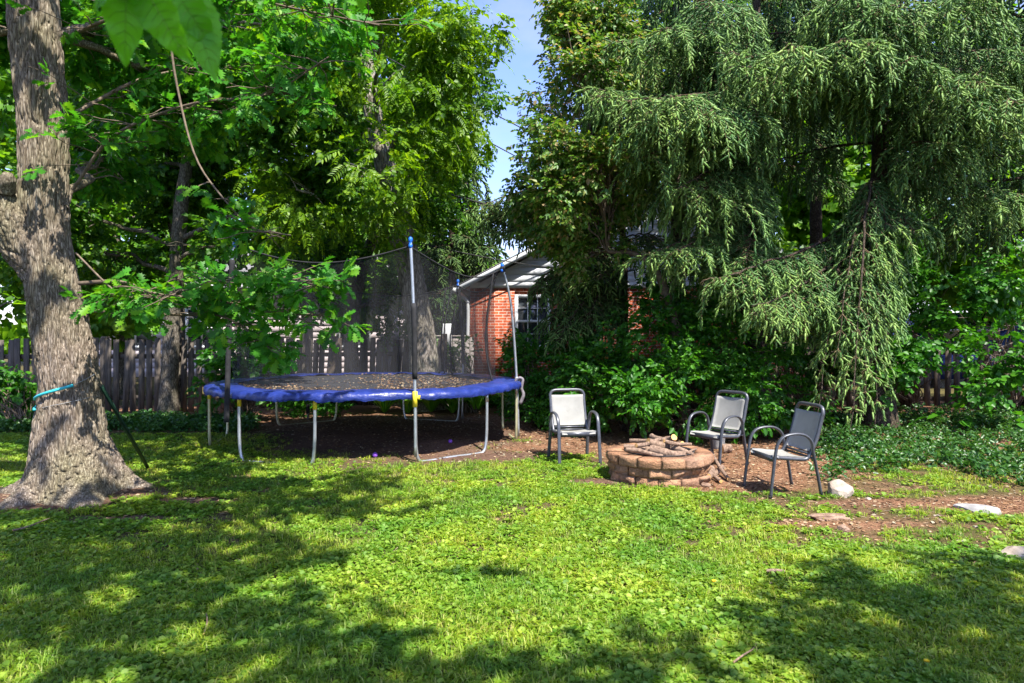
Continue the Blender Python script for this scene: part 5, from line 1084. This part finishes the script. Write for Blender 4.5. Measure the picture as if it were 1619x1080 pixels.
# ---------------------------------------------------------------- fire pit
def stone(r0, r1, a0, a1, z0, z1, seed, rough=.012, bev=.012):
    """one tapered wall block with a chiselled outer face"""
    nu, nv = 13, 8; V, L, S = [], [], []; pl = [(rng.uniform(0, .8), rng.uniform(-1.6, 1.6), rng.uniform(-1.6, 1.6)) for _ in range(5)]
    us = np.linspace(0, 1, nu); vs = np.linspace(0, 1, nv)
    def vtx(u, v, r): a = a0 + (a1 - a0) * u; return (r * math.cos(a), r * math.sin(a), z0 + (z1 - z0) * v)
    for v in vs:
        for u in us:
            e = min(u, 1 - u, v * .6, (1 - v) * .6) * 2; edge = min(1, e / .16); r = r1 - bev * 1.1 * (1 - edge) ** 2
            nn = min(p_[0] + p_[1] * (u - .5) + p_[2] * (v - .5) for p_ in pl) + .5 * float(fbm(np.array([[u * 5 + seed * 7.1, v * 3, seed * 3.3]]), 5, 2)[0] - .5); V.append(vtx(u, v, r + nn * rough * 1.6 * edge))
    for i in range(nv - 1):
        for j in range(nu - 1): a = i * nu + j; L += [a, a + 1, a + nu + 1, a + nu]; S.append(4)
    nb = len(V)
    for z in (0, 1):
        for u in us: V.append(vtx(u, z, r0))
    for j in range(nu - 1):
        b, tp = nb + j, nb + nu + j; L += [b, b + 1, j + 1, j]; S.append(4); q = (nv - 1) * nu + j; L += [q, q + 1, tp + 1, tp]; S.append(4); L += [tp, tp + 1, b + 1, b]; S.append(4)
    for j, fl in ((0, 1), (nu - 1, 0)):
        col = [i * nu + j for i in range(nv)]; L += col + [nb + nu + j, nb + j]; S.append(nv + 2)
    g = Geo(); g.add(V, L, S); return g
def fire_pit():
    x, y = 1.64, 7.62; z = gz(x, y) - .02; t = thing('fire_pit', 'round fire pit of tan stone blocks with a black steel ring', 'fire pit', (x, y, z)); n = 14; k = 0
    for c in range(3):
        z0 = c * .105; z1 = z0 + .1; r1 = .545 if c < 2 else .585; r0 = .36
        if c == 0: r1 = .552
        off = (c % 2) * .5 + c * .07
        for i in range(n):
            jit = rng.uniform(-.004, .004); a0 = (i + off) * 2 * np.pi / n + .006 + jit; a1 = (i + 1 + off) * 2 * np.pi / n - .006 + jit; k += 1
            stone(r0, r1 + rng.uniform(-.008, .008), a0, a1, z0 + .001, z1 + rng.uniform(-.003, .003), k, .034 if c < 2 else .013).build('cap_block' if c == 2 else 'wall_block', M['block'], t)
    g = Geo(); a = np.linspace(0, 2 * np.pi, 49); 
    V = []; prof = [(.352, .02), (.352, .318), (.385, .322), (.385, .314), (.345, .310), (.345, .02)]
    for r, zz in prof:
        for q in a[:-1]: V.append((r * math.cos(q), r * math.sin(q), zz))
    L, S = [], []
    for i in range(5):
        for j in range(48): L += [i * 48 + j, (i + 1) * 48 + j, (i + 1) * 48 + (j + 1) % 48, i * 48 + (j + 1) % 48]; S.append(4)
    g.add(V, L, S); g.build('steel_ring', M['steel_ring'], t, True)
    g = Geo(); V = [(0, 0, .24)]; 
    for j in range(48): V.append((.343 * math.cos(a[j]), .343 * math.sin(a[j]), .2))
    g.add(V, sum([[0, 1 + j, 1 + (j + 1) % 48] for j in range(48)], []), [3] * 48); g.build('ash_bed', M['grey_cloth'], t); return x, y, z
fpx, fpy, fpz = fire_pit()
def log(label, p0, p1, r0, r1, bend=.02, group=None, name='log', seed=0):
    p0 = np.array(p0, float); p1 = np.array(p1, float); n = 22; u = np.linspace(0, 1, n)[:, None]; p = p0 + (p1 - p0) * u; d = nrm(p1 - p0); s = nrm(np.cross(d, [0, 0, 1.])); p = p + s * bend * np.sin(u * 3.1) + np.array([0, 0, 1]) * bend * .5 * np.sin(u * 5 + seed); k = 16
    t = nrm(np.gradient(p, axis=0)); x = nrm(np.cross(t, [0, 0, 1.])); y = np.cross(t, x); a = np.linspace(0, 2 * np.pi, k, endpoint=False); r = (r0 + (r1 - r0) * u[:, 0])
    V = p[:, None] + (r[:, None] * (1 + .16 * (vn(np.stack([np.cos(a)[None] * 1.5 + 0 * u, np.sin(a)[None] * 1.5 + 0 * u, u * 9 + 0 * a[None] + seed * 5.], -1), 3) - .5) * 2))[..., None] * (np.cos(a)[None, :, None] * x[:, None] + np.sin(a)[None, :, None] * y[:, None])
    g = Geo(); i = np.arange(n - 1)[:, None] * k; j = np.arange(k)[None, :]; q = np.stack([i + (j + 1) % k, i + j, i + k + j, i + k + (j + 1) % k], -1).reshape(-1); g.add(V.reshape(-1, 3), q, [4] * ((n - 1) * k))
    o = thing(name, label, 'log', p0, 0, group); g.build('bark', M['log_bark'], o, True, p0, (0, 0, 0))
    for e, fl in ((0, 1), (n - 1, -1)):
        g = Geo(); c = p[e] + t[e] * (-.002 * fl); ring = V[e] * .96 + c * .04; g.add(np.vstack([ring, c[None]]), sum([[k, j_, (j_ + 1) % k][::fl] for j_ in range(k)], []), [3] * k); g.build('cut_end', M['cut_wood'], o, False, p0, (0, 0, 0))
def L3(px, py, D): return P(px, py, D)
gp = 'firewood on the fire pit'
LG = [((990, 713, 7.35), (1048, 722, 7.28), .022, .018, 'thin curved log lying along the left front of the ring'),
      ((1028, 714, 7.42), (1084, 722, 7.34), .042, .036, 'thickest pale log across the front of the pile'),
      ((1024, 702, 7.50), (1062, 708, 7.65), .040, .034, 'log with orange sawn end pointing left'),
      ((1066, 694, 7.45), (1036, 706, 7.75), .030, .030, 'log with orange sawn end pointing up to the right'),
      ((1030, 690, 7.85), (1056, 702, 7.60), .026, .022, 'short log sticking up at the back of the pile'),
      ((1079, 702, 7.55), (1058, 712, 7.70), .022, .030, 'small orange ended log on the right of the pile'),
      ((1062, 710, 7.50), (1096, 720, 7.40), .028, .022, 'bent log sloping down to the right rim'),
      ((986, 709, 7.70), (1030, 710, 7.72), .020, .026, 'thin log lying at the left back of the ring'),
      ((996, 700, 7.9), (1060, 694, 7.75), .018, .014, 'slim branch across the back of the pile'),
      ((1050, 700, 7.35), (1092, 706, 7.6), .018, .014, 'slim branch lying on top of the right side of the pile'),
      ((1006, 706, 7.35), (1046, 697, 7.7), .020, .016, 'mottled branch slanting up across the middle of the pile'),
      ((1072, 724, 7.3), (1100, 712, 7.65), .014, .010, 'twig resting on the right edge of the steel ring'),
      ((1000, 715, 7.55), (1040, 716, 7.45), .020, .020, 'bark covered stick beneath the front log')]
for i, (a, b_, r0, r1, lb) in enumerate(LG):
    p, q = P(*a), P(*b_); p[2] += .015; q[2] += .015; log(lb, p, q, r0 * 1.2, r1 * 1.2, .02, gp, seed=i)
gp = 'firewood beside the fire pit'
for i, (a, b_, r0, r1, z0, z1, lb) in enumerate((((1122, 735), (1152, 762), .024, .018, .17, .03, 'long peeled branch leaning down from the pit rim'), ((1118, 762), (1124, 750), .045, .045, .045, .06, 'short round log butted against the pit wall'), ((1112, 748), (1140, 765), .022, .020, .08, .02, 'dark stick under the leaning branch'), ((1126, 756), (1142, 742), .03, .026, .03, .03, 'short broken log behind the leaning branch'))):
    p, q = G(*a), G(*b_); p[2] = z0; q[2] = z1; log(lb, p, q, r0, r1, .008, gp, seed=20 + i)
p = Gp(1146, 716); log('log round lying on the mulch behind the middle chair', p + np.array([-.05, 0, .06]), p + np.array([.08, .05, .06]), .06, .058, .002, None, seed=30)
g = Geo(); g.tube(smooth([(0, 0, 0), (0, 0, .05), (0, 0, .2), (0, 0, .21)], 10), np.array([.07, .075, .078, .08, .082, .085, .088, .09, .09, .08]), 16); b = Gp(1142, 712); tag(g.build('pail', M['flat_rock'], None, True, None, tuple(b + np.array([-.02, .1, 0]))), 'small grey pail half hidden behind the middle chair', 'pail')
log('short dead stick lying in the left lawn', Gp(20, 845) + np.array([0, 0, .03]), Gp(78, 828) + np.array([0, 0, .04]), .008, .005, .01, None, 'stick', 41)
log('thin reddish twig standing out of the grass left of centre', Gp(322, 1010) + np.array([0, 0, .03]), Gp(326, 985) + np.array([0, 0, .05]), .004, .003, .01, None, 'stick', 42)
log('brown piece of branch in the sunny lawn', Gp(1212, 909) + np.array([0, 0, .03]), Gp(1240, 910) + np.array([0, 0, .03]), .012, .010, .01, None, 'stick', 43)
log('crooked dry twig on the lawn near the bottom edge', Gp(1160, 1060) + np.array([0, 0, .04]), Gp(1195, 1024) + np.array([0, 0, .03]), .005, .003, .02, None, 'stick', 44)

# ---------------------------------------------------------------- rocks and wood scraps
def rock(label, px, py, sx, sy, sz, mat, seed, name='rock', cat='rock', rot=0, tilt=0, lift=.3, facet=True):
    import bmesh
    bm = bmesh.new(); bmesh.ops.create_icosphere(bm, subdivisions=4, radius=1); co = np.array([v.co[:] for v in bm.verts]); rr = random.Random(seed); cut = np.ones(len(co))
    for i in range(16):
        n = nrm(np.array([rr.gauss(0, 1), rr.gauss(0, 1), rr.gauss(0, 1)])); h = rr.uniform(.62, .9); dt = co @ n; cut = np.minimum(cut, np.where(dt > h, h / np.maximum(dt, 1e-3), 1))
    co = co * cut[:, None]; co = co * (1 + .05 * (fbm(co * 3 + seed, seed, 4) - .5))[:, None]; co = co * np.array([sx, sy, sz]); c, s = math.cos(rot), math.sin(rot); co = co @ np.array([[c, -s, 0], [s, c, 0], [0, 0, 1]]).T; c, s = math.cos(tilt), math.sin(tilt); co = co @ np.array([[1, 0, 0], [0, c, -s], [0, s, c]]).T
    for v, p in zip(bm.verts, co): v.co = p
    me = bpy.data.meshes.new(name); bm.to_mesh(me); bm.free(); me.materials.append(M[mat]); o = bpy.data.objects.new(name, me); C.objects.link(o); b = Gp(px, py); o.location = (b[0], b[1], b[2] + sz * lift * .75); return tag(o, label, cat)
rock('large pale angular rock beside the right hand chair', 1330, 782, .155, .12, .11, 'rock', 5, tilt=.5, lift=.55)
rock('flat grey stone slab in dappled shade at the right', 1546, 806, .19, .20, .045, 'flat_rock', 8, lift=.3)
rock('pale rock at the right edge of the picture', 1612, 878, .16, .10, .06, 'rock', 11, lift=.3)
rock('small round stone right of the pale rock', 1373, 788, .03, .025, .022, 'rock', 14)
rock('small white stone chip on the thin grass', 1482, 815, .035, .025, .012, 'rock', 15)
rock('thin pale stone chip below the slab', 1545, 832, .04, .022, .01, 'rock', 16)
rock('long bleached chip in the grass near the slab', 1521, 855, .045, .018, .01, 'rock', 17, rot=-.5)
rock('broken rotten stump top in the thin grass', 1308, 818, .19, .09, .05, 'rotten', 18, 'wood_chunk', 'wood', .2)
rock('dark rotten splinter under the stump top', 1326, 818, .13, .05, .025, 'rotten', 22, 'wood_chunk', 'wood', -.3)
rock('small brown block of rotten wood', 1333, 838, .065, .05, .045, 'rotten', 19, 'wood_chunk', 'wood', .6)
rock('dirt crusted stone at the right rim of the fire pit', 1117, 768, .06, .05, .04, 'rotten', 20)
def ball(px, py, lb, mat, r):
    g = Geo(); k = 14; pr = [(math.sin(q) * r, r - math.cos(q) * r) for q in np.linspace(0.02, 3.12, 10)]; g.tube([(0, 0, z) for _, z in pr], [a for a, _ in pr], k); b = Gp(px, py); tag(g.build('ball', M[mat], None, True, None, tuple(b)), lb, 'ball', 'purple balls under the trampoline')
ball(593, 724, 'purple ball on the dirt left of the near leg', 'purple', .035); ball(712, 708, 'purple ball on the dirt right of the near leg', 'purple', .03)
def dandelion(px, py, lb):
    b = Gp(px, py); t = thing('dandelion', lb, 'flower', b); g = Geo(); g.tube([(0, 0, 0), (.004, 0, .05)], .0015, 5); g.build('stem', M['clover'], t); g = Geo()
    for i in range(26): a = i * 2.4; q = .4 + .6 * (i / 26); d = np.array([[math.cos(a) * q, math.sin(a) * q, .5]]); g.inst(leaf_simple(.18, .0, .1), frames(d, np.array([[0, 0, 1.]])), np.array([[.004, 0, .05]]), .018)
    g.build('petals', M['yellow_flower'], t)
dandelion(1464, 1062, 'yellow dandelion at the bottom right of the lawn'); dandelion(1128, 932, 'small yellow dandelion in the sunny lawn'); dandelion(68, 690, 'yellow dandelion by the left fence beyond the oak')
